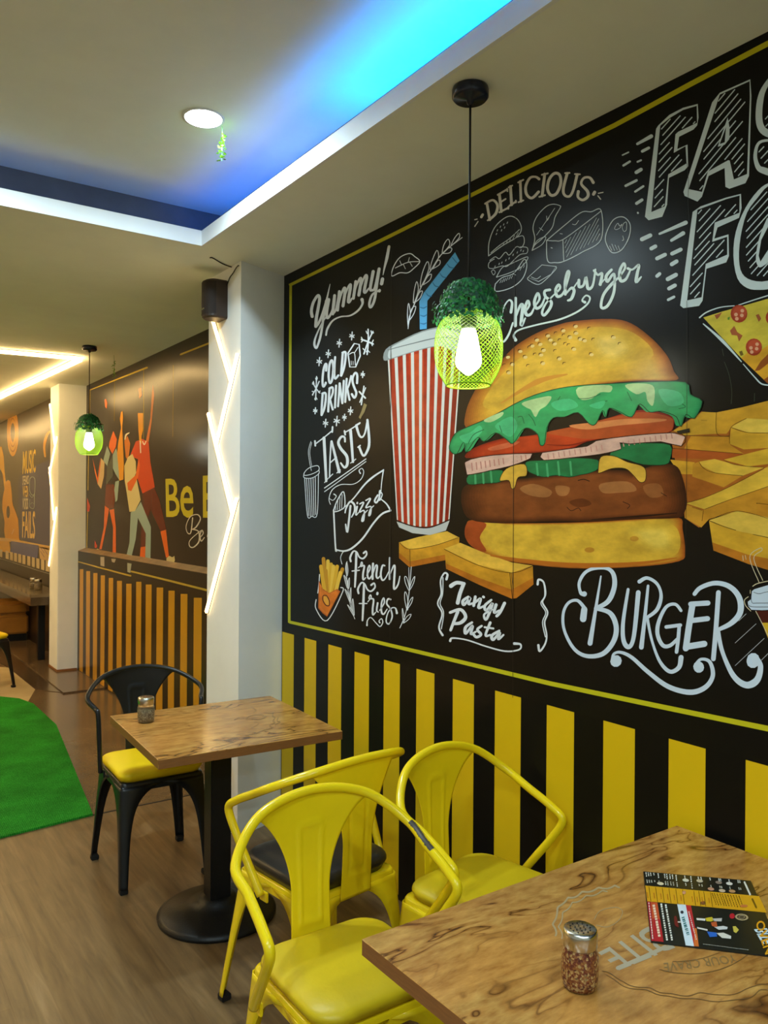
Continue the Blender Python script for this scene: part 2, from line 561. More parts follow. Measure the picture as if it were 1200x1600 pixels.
    def sheet(self, corners, c, thick=0.002):
        """the sheet itself: world corners, a thin slab behind the printing"""
        base = len(self.v)
        m = self.mat(c, False)
        k = len(corners)
        self.v += [Vector(p) for p in corners] + [Vector(p) - self.n * thick for p in corners]
        self.f.append(tuple(base + i for i in range(k)))
        self.f.append(tuple(base + k + i for i in reversed(range(k))))
        self.mi += [m, m]
        for i in range(k):
            j = (i + 1) % k
            self.f.append((base + i, base + k + i, base + k + j, base + j))
            self.mi.append(m)
    def build(self, name, parent=None, origin=None):
        me = bpy.data.meshes.new(name)
        o3 = Vector(origin) if origin else Vector((0, 0, 0))
        me.from_pydata([v - o3 for v in self.v], [], self.f)
        o = link(name, me, self.ms, parent)
        me.polygons.foreach_set('material_index', self.mi)
        me.validate()
        me.update()
        return o

# ------------------------------------------------------------------ the room shell
fl = obj('floor', prism(bmesh.new(), [(XL, YB), (2.4, YB), (2.4, 4.41), (XL, 4.41)], -0.06, 0.0), M_FLOOR)
struct(fl)
struct(boxo('floor_granite', (XL, 4.41, -0.06), (2.4, YE, -0.001), M_GRANITE))
def zpoly(name, pxs, z0, z1, m):
    return struct(obj(name, prism(bmesh.new(), [tuple(on_z(x, y, z1))[:2] for x, y in pxs], z0, z1), m))
zpoly('floor_beige', [(-400, 1010), (13, 1043), (55, 1077), (30, 1120), (-400, 1120)], -0.03, 0.0015, M_GRANITE_LT)
zpoly('floor_dark_band', [(-60, 985), (13, 1022), (35, 1032), (99, 1082), (55, 1077), (13, 1043), (-60, 1000)], -0.03, 0.003, M_GRANITE_DK)
struct(obj('floor_step', prism(bmesh.new(), [tuple(on_z(99, 1082, 0.012))[:2], (XD2, on_z(99, 1082, 0.012).y), (XD2, YE - 0.01), (1.73, YE - 0.01), tuple(on_z(35, 1032, 0.012))[:2]], -0.03, 0.012), M_GRANITE))
struct(boxo('trim_1', (XL, 4.405, -0.002), (XP + 0.3, 4.417, 0.0015), M_RUBBER))

struct(boxo('wall_right', (XM, YB, 0), (XM + 0.5, YP1, ZT + 0.1), M_WALL))
struct(boxo('wall_right_upper', (XM2, YP1 - 0.2, 1.19), (XM2 + 0.4, YQ0 + 0.2, ZT + 0.1), M_WALL))
struct(boxo('wall_right_low', (XD2, YP1 - 0.2, 0), (XM2 + 0.4, YQ0 + 0.2, 1.205), mat('dark_print_backing', '1b1512', 0.3)))
struct(boxo('wall_right_far', (XM3, YQ1 - 0.1, 0), (XM3 + 0.4, YE, ZT), M_WALL))
struct(boxo('wall_left', (XL - 0.1, YB, 0), (XL, YE, ZT + 0.1), M_WALL))
struct(boxo('wall_back', (XL, YE, 0), (XM3 + 0.4, YE + 0.1, ZT), M_WALL))
struct(boxo('wall_front', (XL, YB - 0.1, 0), (XM + 0.4, YB, ZT + 0.1), M_WALL))
struct(obj('wall_column_near', prism(bmesh.new(), [(XP, YP0), (XM + 0.15, YP0 + 0.165), (XM + 0.15, YP1), (XP, YP1)], 0, ZS + 0.001), M_WHITE))
struct(boxo('wall_column_far', (XQ, YQ0, 0), (XM2 + 0.05, YQ1, ZS + 0.001), M_WHITE, bev=0.006))
struct(boxo('baseboard_right', (1.866, YQ0 - 0.012, 0), (XD2 - 0.01, YQ1, 0.03), M_EDGE))

# soffit: a slab with the tray cut out of it
X0T, Y0T = -2.0, -3.6
bm = bmesh.new()
REC = 0.17
for a, b in (((XC + REC, YB, ZS), (2.6, YE, ZT + 0.05)), ((XL, YC + REC, ZS), (XC + REC, YE, ZT + 0.05)), ((XL, YB, ZS), (X0T - REC, YC + REC, ZT + 0.05)), ((X0T - REC, YB, ZS), (XC + REC, Y0T - REC, ZT + 0.05))):
    box(bm, a, b)
for a, b in (((XC + 0.008, Y0T - REC, ZS), (XC + REC, YC + REC, ZS + 0.012)), ((X0T - REC, YC + 0.008, ZS), (XC + 0.008, YC + REC, ZS + 0.012)), ((X0T - REC, Y0T - REC, ZS), (X0T - 0.008, YC + 0.008, ZS + 0.012)), ((X0T - 0.008, Y0T - REC, ZS), (XC + 0.008, Y0T - 0.008, ZS + 0.012))):
    box(bm, a, b)
struct(obj('ceiling_soffit', bm, M_CEIL))
struct(boxo('ceiling_tray', (XL, YB, ZT), (XC + REC + 0.02, YC + REC + 0.02, ZT + 0.06), M_CEIL))
bm = bmesh.new()
FH = 0.068
box(bm, (XC, Y0T, ZS - 0.003), (XC + 0.014, YC + 0.014, ZS + FH))
box(bm, (X0T, YC, ZS - 0.003), (XC, YC + 0.014, ZS + FH))
box(bm, (X0T - 0.014, Y0T, ZS - 0.003), (X0T, YC + 0.014, ZS + FH))
box(bm, (X0T, Y0T - 0.014, ZS - 0.003), (XC, Y0T, ZS + FH))
struct(obj('trim_2', bm, M_WHITE))

# blue strip lying in the cove
M_COVEIN = mat('shaded_cove_grey', '6f7278', 0.85, noise=(6, 0.85, 1.1))  # grey base colour puts the lip's shade onto the recess walls
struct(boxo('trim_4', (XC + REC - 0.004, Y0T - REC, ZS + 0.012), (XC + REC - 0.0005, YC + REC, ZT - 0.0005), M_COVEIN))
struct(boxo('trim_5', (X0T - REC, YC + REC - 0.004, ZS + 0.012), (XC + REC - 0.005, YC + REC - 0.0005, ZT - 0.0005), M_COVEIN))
cv = thing('cove_light_strip', 'blue glowing strip light hidden behind the ceiling tray lip', 'strip light', (XC + 0.09, 1.0, ZS + 0.012))
def cove(name, a, b, m):
    bm = bmesh.new()
    box(bm, [p - q for p, q in zip(a, cv.location)], [p - q for p, q in zip(b, cv.location)])
    return obj(name, bm, m, cv)
cove('strip', (XC + 0.07, -3.4, ZS + 0.012), (XC + 0.10, 2.45, ZS + 0.022), M_COVE)
cove('strip', (XC + 0.07, 2.45, ZS + 0.012), (XC + 0.10, 3.66, ZS + 0.022), mat('blue_led_strip_weak', '2a70ff', 0.4, emit=((0.0, 0.15, 1.0), E_COVE * 0.26)))
cove('strip', (-1.9, YC + 0.07, ZS + 0.012), (XC + 0.03, YC + 0.09, ZS + 0.02), mat('blue_led_strip_dim', '2a70ff', 0.4, emit=((0.05, 0.25, 1.0), E_COVE * 0.06)))

# recessed tray downlights; rear rows and far-room ones are unseen, added for brightness
DL0 = on_z(318, 184, ZT)
DL = [(DL0.x, DL0.y), (0.33, 3.05), (-0.05, 0.4), (-1.2, 0.4), (DL0.x, -1.2), (-0.05, -1.2), (-1.2, -1.2), (DL0.x, -2.8), (-0.05, -2.8), (-1.2, -2.8), (-1.7, 5.2), (-1.0, 6.4), (0.35, 6.9), (-0.3, 8.6), (-1.6, 9.5)]
for i, (x, y) in enumerate(DL):
    t = thing('ceiling_downlight', 'round white glowing downlight recessed in the tray ceiling' if i == 0 else ('unseen round ceiling downlight of the tray outside the view' if i < 10 else 'unseen warm round downlight added on the far room ceiling'), 'ceiling light', (x, y, ZT if i < 10 else ZS), 0, 'round tray downlights' if i < 10 else 'added warm far room downlights')
    obj('rim', lathe(bmesh.new(), [(0.068, -0.004), (0.078, -0.004), (0.078, 0.0), (0.068, 0.0)], 40, cap=False), M_RIM, t, True)
    obj('diffuser', lathe(bmesh.new(), [(0.0665, -0.006), (0.068, -0.001)], 40), M_DOWN, t)
    l = bpy.data.lights.new('downlight_lamp', 'AREA')
    l.shape = 'DISK'
    l.size = 0.125
    l.energy = P_DOWN * (1.0 if i < 10 else 0.6)
    l.color = (0.70, 0.91, 1.0) if i < 10 else (1.0, 0.74, 0.40)
    l.spread = R(168)
    lo = bpy.data.objects.new('downlight_lamp', l)
    COL.objects.link(lo)
    lo.parent = t
    lo.location = (0, 0, -0.009)

# ------------------------------------------------------------------ the burger mural: a printed vinyl sheet on the right wall
W = 'dde2e6'
KB = '0e0d0b'
YM1 = on_x(443, 700, XM).y
mural = thing('wall_mural', 'big black printed wall mural of a burger, cola cup and chalk lettering above yellow stripes', 'mural', (XM, 1.4, 0))
mu = Print(lambda x, y: on_x(x, y, XM - 0.003), (-1, 0, 0), 0.28, 0.2)
ZST = sum(on_x(x, y, XM - 0.003).z for x, y in ((442, 992), (898, 1110.7), (1103.6, 1160))) / 3
YEND = -3.0
mu.sheet([(XM - 0.003, YEND, ZST), (XM - 0.003, YM1, ZST), (XM - 0.003, YM1, ZS), (XM - 0.003, YEND, ZS)], KB)
YL = 'c2bb1f'
mu.frame(0, 0, 1)
def bordered(p, pts, w0, w1):
    p.line(pts, [w0, w1], YL, 1, k=1, caps=False)
bordered(mu, [(452, 446), (615, 366), (790, 278), (960, 196), (1080, 131), (1320, 5)], 4.5, 9)
bordered(mu, [(452, 971.7), (560, 996.5), (700, 1029.5), (860, 1068), (1030, 1103.5), (1200, 1138.5), (1330, 1166)], 4.5, 9.5)
bordered(mu, [(454.3, 443), (452.5, 700), (452, 973)], 4, 4)

# Yummy!
mu.frame(470, 380, 8)
mu.lines([('145,915 135,845 160,740 215,655 237,690 222,800 198,930 190,1040', [40, 34, 36, 40]), ('190,1040 222,1005 268,900 322,720 368,512', [34, 30, 30, 8]),
          ('322,720 290,900 255,1130 222,1255 195,1310 172,1262 190,1170 262,1010 325,915', [34, 30, 26, 30, 20, 14]),
          ('352,705 328,850 332,935 372,895 415,780 425,655', [38, 34, 26, 34]), ('425,655 408,800 402,885', 36),
          ('402,885 440,830 485,610', [20, 26]), ('485,605 462,838', 36), ('466,815 502,655 545,560 556,600 530,785', [18, 26, 36, 38]),
          ('540,700 590,560 622,515 622,560 597,720 612,732 642,690', [16, 26, 38, 36, 20]), ('690,480 660,690', 36),
          ('668,640 702,520 745,440 756,472 728,650', [18, 26, 36, 38]), ('738,600 782,460 815,402 826,432 797,590 812,615 855,562', [16, 26, 38, 36, 18]),
          ('908,355 872,560 890,588 930,555 982,322', [40, 34, 28, 38]), ('982,322 958,480 928,690 892,785 866,798 862,740 900,640 988,590', [38, 34, 30, 30, 20]),
          ('988,590 985,600', 34), ('1105,42 1080,180 1050,300 1030,398', [34, 38, 24, 8]), ('1024,448 1012,508', 42),
          ('318,1148 335,1070 400,970 500,920 620,905 720,840 772,760 768,705', [22, 26, 20, 16, 24, 26, 42])], W)
# leaf, leafy sprig and straw
mu.frame(440, 370, 4)
mu.line('690,245 700,190 740,130 800,105 835,125 865,155 830,195 790,225 740,225', 6, W, closed=True)
mu.lines([('712,195 790,160 862,155', 5), ('752,178 740,150', 4), ('792,160 800,130', 4), ('762,172 775,200', 4), ('802,158 818,185', 4),
          ('792,575 800,500 840,400 880,300 940,200 1010,100 1130,5', [4, 6, 6, 5])], W)
for s in ('792,560 788,480 795,415 806,480 796,540', '800,510 815,450 840,435 828,480 802,520', '825,410 830,340 846,280 856,330 836,400', '840,400 862,350 882,340 868,380 842,405',
          '868,310 880,230 912,155 922,200 886,290', '890,290 916,245 938,235 928,270 887,300', '930,205 942,150 972,85 982,130 946,195', '950,195 976,150 992,150 987,175 947,200',
          '1005,100 1016,50 1042,15 1052,50 1016,95', '1015,100 1046,70 1066,75 1052,100 1012,105', '1062,50 1085,5 1110,-22 1112,5 1075,45'):
    mu.line(s, 5, W, closed=True, k=4)
mu.poly('865,580 862,405 890,350 1085,97 1113,150 912,400 908,575', '58a6d6', 2)
for s in ('868,540 890,545 906,538', '868,490 890,497 908,488', '866,440 888,446 908,436', '874,400 892,412 910,408', '900,345 918,368 938,372', '945,285 962,308 985,312', '990,228 1008,250 1030,255', '1036,170 1052,190 1078,196', '1068,128 1085,150 1100,165'):
    mu.line(s, [4, 7, 5], '2f6f9e', 2.5)
# striped paper cup
mu.frame(0, 0, 1)
mu.poly('607,560 621,814 645,822 672,824 702,813 722,545 690,538 650,546', 'a8321c', 2, paint=True)
mu.poly('640,556 650,820 664,823 662,550', 'bf4a26', 2.3, paint=True)
mu.poly('696,545 688,818 702,812 721,548', '8a2414', 2.3, paint=True)
def cup_edge(t, top):
    x = (606 + (722 - 606) * t) if top else (620.5 + (702.5 - 620.5) * t)
    y = (560 - 15 * t - 10 * math.sin(math.pi * t)) if top else (814 + 10 * math.sin(math.pi * t) - 2 * t)
    return x, y
for i in range(10):
    t = i / 9.0
    a, b = max(0, t - 0.021), min(1, t + 0.021)
    mu.face([cup_edge(a, 1), cup_edge(b, 1), cup_edge(b, 0), cup_edge(a, 0)], 'd6d4cc', 2.6)
mu.line('620,813 645,822 672,824 703,812', 2, '30120c', 2.8)
mu.poly('620,815 624,824 645,833 672,836 697,829 703,813 672,825 645,823', 'b9bcb8', 2.7)
mu.shade('600,563 603,546 625,533 660,517 700,509 724,519 729,538 723,553 690,541 650,549 615,560', ['8d9492', 'c3c8c5'], 2.8, 660, 535, smooth=3, step=0.12, paint=False)
mu.line('606,547 640,538 690,527 722,531', [1, 1.6, 1], '6f7674', 3.4)
# COLD DRINKS with ice cube, flakes and stars
mu.frame(480, 510, 10)
mu.lines([('298,690 305,605 288,590 258,680 242,850 255,940 288,900 293,880', 35), ('440,480 430,640 435,815 490,765', 32), ('560,415 545,600 532,768', 35), ('555,412 602,405 600,520 575,660 535,770', [34, 33, 35, 34]),
          ('245,1055 232,1250 228,1385', 35), ('240,1050 290,1045 292,1150 268,1290 228,1385', [34, 33, 35, 34]), ('352,975 340,1160 332,1330', 33), ('350,970 400,955 402,1040 360,1145 345,1155', [34, 32, 30, 30]), ('362,1150 382,1230 402,1298', 33),
          ('455,925 445,1100 437,1268', 32), ('510,890 500,1060 485,1248', 32), ('512,890 530,1050 552,1200', 32), ('552,1200 565,1020 575,850', 32), ('620,820 608,1000 597,1180', 33), ('690,775 660,900 625,985', 30), ('630,975 648,1070 665,1148', 33),
          ('782,885 785,765 755,725 715,800 715,880 745,970 770,1030 760,1090 735,1112 702,1060', [36, 32, 35, 35, 36])], W)
mu.line('390,530 352,600 338,780 358,885 392,830 412,650', 35, W, closed=True)
mu.line('740,268 815,282 832,460 760,635 670,635 640,420', 22, W, closed=True, k=1)
mu.lines([('660,435 740,415 755,600', 14), ('742,415 795,330', 12), ('690,540 695,600', 9), ('720,545 722,600', 9),
          ('955,45 958,240 940,438', 22), ('1030,80 955,240 890,430', 22), ('852,205 955,240 1032,275', 26), ('925,75 945,115 960,60', 16), ('1000,70 1010,110 1040,100', 16), ('850,170 868,215 850,245', 16), ('1035,215 1015,265 1020,300', 16), ('875,345 905,375 915,340', 14), ('925,400 945,375 980,405', 14),
          ('150,785 142,970 135,1150', 18), ('90,880 142,970 200,1040', 18), ('190,860 142,970 85,1070', 18), ('135,810 148,845 162,805', 14), ('80,1015 105,1025 90,1075', 14), ('85,900 110,905 100,860', 14), ('178,1030 205,1010', 14), ('120,1140 138,1105 158,1140', 14),
          ('890,935 868,1080 850,1225', 20), ('915,960 868,1080 825,1185', 18), ('818,1020 868,1075 912,1120', 26)], W)
for x, y, r in ((332, 428, 60), (192, 550, 65), (505, 262, 62), (702, 150, 62), (872, 752, 48), (680, 1320, 62), (585, 1420, 48), (465, 1478, 75), (290, 1512, 62), (130, 1318, 48)):
    for a in (1.45, 0.35, 2.5):
        mu.line([(x - r * 0.62 * math.cos(a) * (0.55 if a < 1 or a > 2 else 1), y + r * math.sin(a)), (x + r * 0.62 * math.cos(a) * (0.55 if a < 1 or a > 2 else 1), y - r * math.sin(a))] if a == 1.45 else [(x - r * 0.62 * math.cos(a), y + r * 0.6 * math.sin(a)), (x + r * 0.62 * math.cos(a), y - r * 0.6 * math.sin(a))], 18, W)
# torn brown tape scrap on the sheet
mu.poly('890,1200 940,1225 900,1340 860,1400 835,1450 810,1420 850,1330', '8a7a52', 4)
# TASTY, drink, pizza slice
mu.frame(460, 650, 7.275)
mu.lines([('240,318 340,243 438,162', 14), ('236,285 240,338', 20), ('436,125 432,182', 20), ('338,250 352,500 364,740', [34, 32, 26]), ('345,757 382,712', 10),
          ('420,290 408,480 402,692', [18, 15]), ('425,288 468,460 512,635', [24, 34]), ('405,535 482,468', 14), ('392,705 438,660', 11), ('485,648 525,612', 11),
          ('578,292 572,242 535,238 502,300 530,370 596,455 604,545 572,585 530,535', [20, 24, 30, 34, 30, 18]), ('572,190 655,142 745,85', 14), ('572,170 580,212', 20), ('700,105 748,78', 16), ('640,165 655,340 668,522', [34, 26]), ('642,535 700,490', 11),
          ('706,112 738,215 772,240 805,190 832,58', [30, 24, 18, 22]), ('832,45 853,300 822,415 782,448 738,350', [26, 30, 24, 26]), ('725,355 750,335', 16),
          ('345,818 580,655 815,488', 11), ('345,860 580,690 815,518', 9),
          ('412,1005 396,940 432,840 530,780 670,775 758,720 790,640 770,596 738,618 752,652', [8, 10, 8, 9, 8, 16]), ('402,940 442,958 478,912 452,888', [7, 8, 14])], W)
mu.line('115,645 170,590 265,565 280,615 200,660 120,675', 8, W, closed=True)
mu.lines([('115,645 112,700 200,705 280,655 280,615', 8), ('118,705 150,1125 200,1140 262,1108 276,655', 8), ('140,712 165,1132', 8), ('165,716 185,1138', 8), ('190,714 205,1140', 8), ('215,704 225,1130', 8), ('240,690 245,1120', 8), ('195,620 175,520 162,400 190,290', 6), ('200,570 188,500 178,405 200,300', 5)], W)
mu.lines([('448,1070 470,1500 485,1522', 18), ('480,1522 570,1535 660,1500 780,1390 900,1220 1000,1112 1095,1075', [16, 22, 20, 22]), ('1095,1072 1050,1000 980,940', [20, 12]), ('448,1070 490,960 560,860 575,1020 520,1072 455,1090', 12),
          ('575,1035 680,930 800,780 900,690 1015,615', [8, 16, 22, 16]), ('1015,612 995,750 985,880', [14, 8]),
          ('490,1065 495,965', 7), ('515,1062 522,925', 7), ('540,1050 545,890', 7), ('470,1070 470,1015', 7),
          ('578,1100 592,1045 635,975 682,1005 688,1075 652,1150', [14, 18, 24, 22, 12]), ('640,1022 622,1190 603,1320 585,1232', [24, 22, 22, 16]), ('715,1030 702,1125 735,1095', [22, 16, 9]), ('718,985 716,995', 20),
          ('745,1000 790,985 742,1090 795,1075 790,1180 770,1190 790,1120 835,1070', [14, 18, 14, 18, 20, 9]), ('815,960 868,940 815,1040 872,1030 868,1110 850,1130 868,1060 905,1020', [14, 18, 14, 18, 20, 9]),
          ('950,900 915,960 935,985 965,930 975,850', 20), ('972,860 968,960 1000,900 992,870', [20, 14, 9])], W)
# French Fries with laurels
mu.frame(530, 850, 8.571)
F_ = [('158,232 150,180 190,100 238,108 270,172 320,195 368,145 362,98 330,122', [26, 26, 18, 20, 24, 20, 26]), ('232,110 225,350 213,575', [28, 32, 22]), ('175,362 272,352', 16), ('258,318 312,272 302,242 290,300 338,292 322,400 325,478 358,450', [12, 16, 16, 24, 26, 12]),
      ('372,420 415,335 408,285 385,340 385,440 412,462 446,405', [14, 18, 18, 24, 24, 12]), ('456,262 450,370 450,468', 28), ('455,400 490,292 512,300 500,420 520,458 556,420', [12, 20, 26, 24, 12]), ('612,290 582,292 560,400 580,482 622,458 665,370', [22, 24, 26, 20, 10]),
      ('680,185 678,330 680,470', [24, 28]), ('686,405 730,295 748,320 735,570 752,598 792,540 815,432', [12, 22, 28, 26, 22, 12]),
      ('262,660 255,600 300,520 345,535 380,608 430,632 482,580 470,525 432,550', [26, 26, 18, 20, 24, 20, 26]), ('335,530 328,760 315,1022', [26, 32, 24]), ('272,797 374,797', 16), ('385,775 430,715 420,682 403,730 462,742 452,860 455,948 492,912', [12, 16, 16, 24, 26, 12]),
      ('518,790 505,890 530,912', [24, 22, 12]), ('515,655 513,672', 30), ('545,890 605,790 598,722 570,790 570,910 600,938 645,870', [14, 18, 18, 24, 24, 12]),
      ('690,742 655,738 640,800 690,872 712,975 668,1070 632,1035 650,935 700,862 755,858 775,925', [24, 22, 22, 20, 18, 16, 14, 30]), ('375,1090 382,1022 428,985 498,1060 550,1105 586,1050 570,1000 537,1030 548,1055', [22, 12, 12, 14, 12, 18]), ('40,268 22,180 62,100 130,75', 9)]
mu.lines(F_, W)
mu.lines([('968,305 940,640 895,920 815,1125', 10), ('935,315 940,600', 7)], W)
for s in ('935,620 890,520 880,440 910,455 945,600', '945,600 980,490 1015,435 1000,520 952,610', '910,880 880,740 885,640 915,700 925,850', '920,850 950,760 990,710 970,790 917,870', '865,1050 850,950 850,860 875,1000', '865,1050 910,970 965,940 940,1000 872,1055'):
    mu.line(s, 9, W, closed=True, k=4)
mu.line('108,235 96,340 120,600 160,850 212,1003', 8, W)
for s in ('104,240 88,330 108,430 122,350', '65,425 110,590 122,520 92,450', '140,450 118,520 128,600 142,540', '80,612 150,790 152,730 110,640', '160,580 140,690 155,775 162,680', '115,820 195,960 185,905 140,840', '185,730 170,830 205,960 200,840'):
    mu.poly(s, '9fa3a6', 2.9, smooth=4)
    mu.line(s, 7, W, closed=True, k=4)
# fries in a box
mu.frame(440, 820, 4.615)
mu.lines([('275,358 270,430 262,492', 7), ('250,540 250,608 330,690 442,482 428,452', 7)], W, 2)
for i, s in enumerate(('285,300 305,450', '303,245 318,468', '335,262 334,480', '358,285 345,480', '320,330 328,475', '375,300 360,478', '402,300 372,478', '440,320 385,475', '425,345 395,470', '296,380 312,470')):
    mu.line(s, 26, ('d9a92e', 'c08a20', 'e3bb45')[i % 3], 2 + 0.1 * i)
mu.shade('270,400 265,600 300,640 330,662 425,480 402,462 345,492 300,462', ['b85a1c', 'd97c2c', 'd4741f'], 3.2, 330, 560, smooth=0, step=0.15)
mu.line('302,512 300,545 322,580 345,582 346,548 326,512', 6, '2b1608', 4.2, closed=True)
mu.poly('306,515 304,545 324,576 341,578 342,548 326,516', 'dda23a', 4)
# the two thick fries under the cup
mu.frame(440, 640, 4)
def chip(top, side, end, lay):
    mu.poly(side, 'c98f25', lay, paint=True)
    if end:
        mu.poly(end, 'c08322', lay + 0.1, paint=True)
    mu.poly(top, 'e0b040', lay + 0.2, paint=True)
chip('735,830 860,795 1035,760 1112,800 960,850 800,875', '800,875 960,850 1112,800 1108,890 1030,940 800,985', '735,830 800,875 800,985 735,928', 2)
mu.poly('737,895 800,950 1030,905 1030,940 800,985 735,928', 'b56a1c', 2.4, paint=True)
mu.lines([('740,832 800,872 960,848 1105,800', 3), ('803,875 806,985', 3)], '3a2208', 2.7)
mu.frame(660, 820, 4)
chip('138,150 238,112 400,180 560,235 692,255 560,300 350,250', '140,150 350,250 556,300 560,462 350,372 150,275', '556,300 692,258 696,372 590,458 560,462', 3)
mu.poly('146,240 350,330 560,405 695,330 696,372 590,458 560,462 350,372 150,275', 'b56a1c', 3.4, paint=True)
mu.lines([('138,152 350,252 556,300 690,258', 3), ('548,302 565,462', 4), ('556,302 570,400', 3)], '3a2208', 3.7)
# { Tangy Pasta }
mu.lines([('152,340 158,310 138,303 115,350 120,430 97,492 125,555 105,640 128,690', [16, 12, 9, 10, 9, 10, 14]), ('130,330 128,430 112,492 134,550 120,650', 6), ('722,372 728,342 760,362 768,440 752,485 784,547 765,610 778,690 768,745 735,790 726,752', [15, 12, 10, 10, 10, 10, 12, 15]), ('768,380 772,440 742,490 772,548 752,610 770,700', 6),
          ('180,382 215,362 262,368', [26, 20]), ('258,372 236,430 222,488', [23, 24]), ('288,450 255,475 262,500 300,455 290,495 322,488', [14, 20, 15, 17, 12]), ('332,450 322,505', 18), ('326,490 365,462 352,518 385,508', [12, 18, 17, 12]),
          ('432,470 392,505 400,535 440,490 402,590 388,560 438,530', [14, 18, 14, 18, 14, 10]), ('462,500 450,548 482,535', [20, 17, 12]), ('515,490 488,545 466,570', [20, 18]), ('382,450 385,452', 16),
          ('222,545 200,600 178,658', [21, 17]), ('175,548 240,530 272,575 240,612 192,618', [17, 20, 23, 17]), ('312,610 272,640 272,680 315,630 305,682 335,668', [14, 20, 15, 17, 12]), ('372,632 345,655 368,685 340,702 322,686', [14, 17, 17, 16]), ('425,612 396,690 425,688', [18, 12]), ('390,640 445,648', 12),
          ('482,662 436,692 445,718 485,672 476,715 508,688', [14, 20, 15, 17, 12]), ('175,725 190,708 280,720 400,760 520,790 606,780 615,748 575,742', [16, 9, 9, 10, 10, 17])], W)
mu.line('566,300 568,495', 1.6, '4a4438', 4.2)
# BURGER
mu.frame(860, 860, 3.529)
mu.lines([('188,240 168,232 160,180 190,125 240,100 310,98 348,130 354,200 320,280 252,320', [30, 16, 18, 18, 20, 26, 28, 22]), ('252,320 330,345 364,420 350,500 290,570 200,582 130,540 78,440 72,350 100,290 150,276 190,318', [20, 28, 28, 26, 20, 16, 16, 16, 20]), ('188,325 182,378', [34, 36]), ('280,142 250,330 220,512', [8, 18, 28]),
          ('430,215 402,400 406,500 435,532 462,470 486,232', [16, 22, 26, 22, 26]), ('540,195 522,370 503,534', [14, 20, 26]), ('492,172 535,152 590,185 612,250 590,325 535,370', [22, 18, 16, 22, 18]), ('535,370 562,500 605,612 660,668 710,645 722,590', [16, 14, 20, 24, 28]),
          ('722,332 690,297 640,312 600,390 592,460 620,522 660,525 700,490', [16, 18, 22, 22, 18]), ('640,422 718,412', 20), ('712,418 706,490 697,560', 20), ('785,298 765,420 748,540', 34), ('775,296 870,290', 28), ('770,388 868,376', 28), ('758,530 850,515', 34),
          ('928,232 915,420 900,598', 26), ('796,240 830,205 910,180 990,200 1042,260 1048,340 1000,400 925,438', [22, 24, 26, 30, 34, 30, 20]), ('925,445 950,560 1010,690 1080,742 1140,715 1160,640 1135,590', [24, 22, 32, 40, 30, 26]), ('1120,600 1118,614', 70),
          ('362,612 364,608', 62), ('342,600 352,570 390,562 450,590 540,670 650,750 770,782 855,755 897,690 880,615 832,600 800,630', [14, 14, 18, 22, 26, 30, 26, 22, 16, 14]), ('818,640 820,646', 58)], 'c9d8e6')
mu.lines([('1080,350 1040,388', 3), ('1135,405 1020,510', 3), ('1180,485 1020,635', 3), ('1215,555 1165,605', 3)], 'a9adb0', 2.5)
# DELICIOUS
mu.frame(740, 260, 5.4545)
D_ = 'cfcbc0'
mu.lines([('115,312 140,455', 22), ('100,318 165,288 205,330 192,400 140,452', [16, 20, 24, 20]), ('122,460 150,446', 14), ('222,242 238,385', 24), ('208,243 290,195', 16), ('232,305 275,278', 14), ('222,392 300,352', 16), ('288,192 290,212', 14), ('298,345 298,362', 14),
          ('316,172 326,328', 24), ('300,180 332,164', 13), ('308,336 364,300', 16), ('362,292 362,308', 14), ('400,128 406,298', 22), ('382,138 426,115', 14), ('385,306 426,290', 14), ('560,108 530,90 482,100 447,170 455,240 500,270 556,218', [24, 18, 22, 24, 22, 24]),
          ('608,66 586,252', 24), ('584,72 634,60', 15), ('562,260 610,246', 15), ('800,60 767,190 778,245 820,255 852,200 885,70', [24, 24, 20, 22, 24]), ('782,58 820,56', 14), ('865,66 908,68', 14), ('1022,138 992,97 942,100 920,150 972,212 975,258 932,287 892,262 895,215', [26, 20, 20, 26, 24, 20, 26])], D_)
mu.line('692,60 647,110 632,190 660,245 708,232 744,150 736,75', 24, D_, closed=True)
mu.lines([('1034,220 1024,238', 26), ('1066,230 1105,222', 9), ('1062,252 1085,280', 10), ('80,412 68,432', 22), ('12,455 32,450', 9), ('40,470 12,512', 9)], D_)
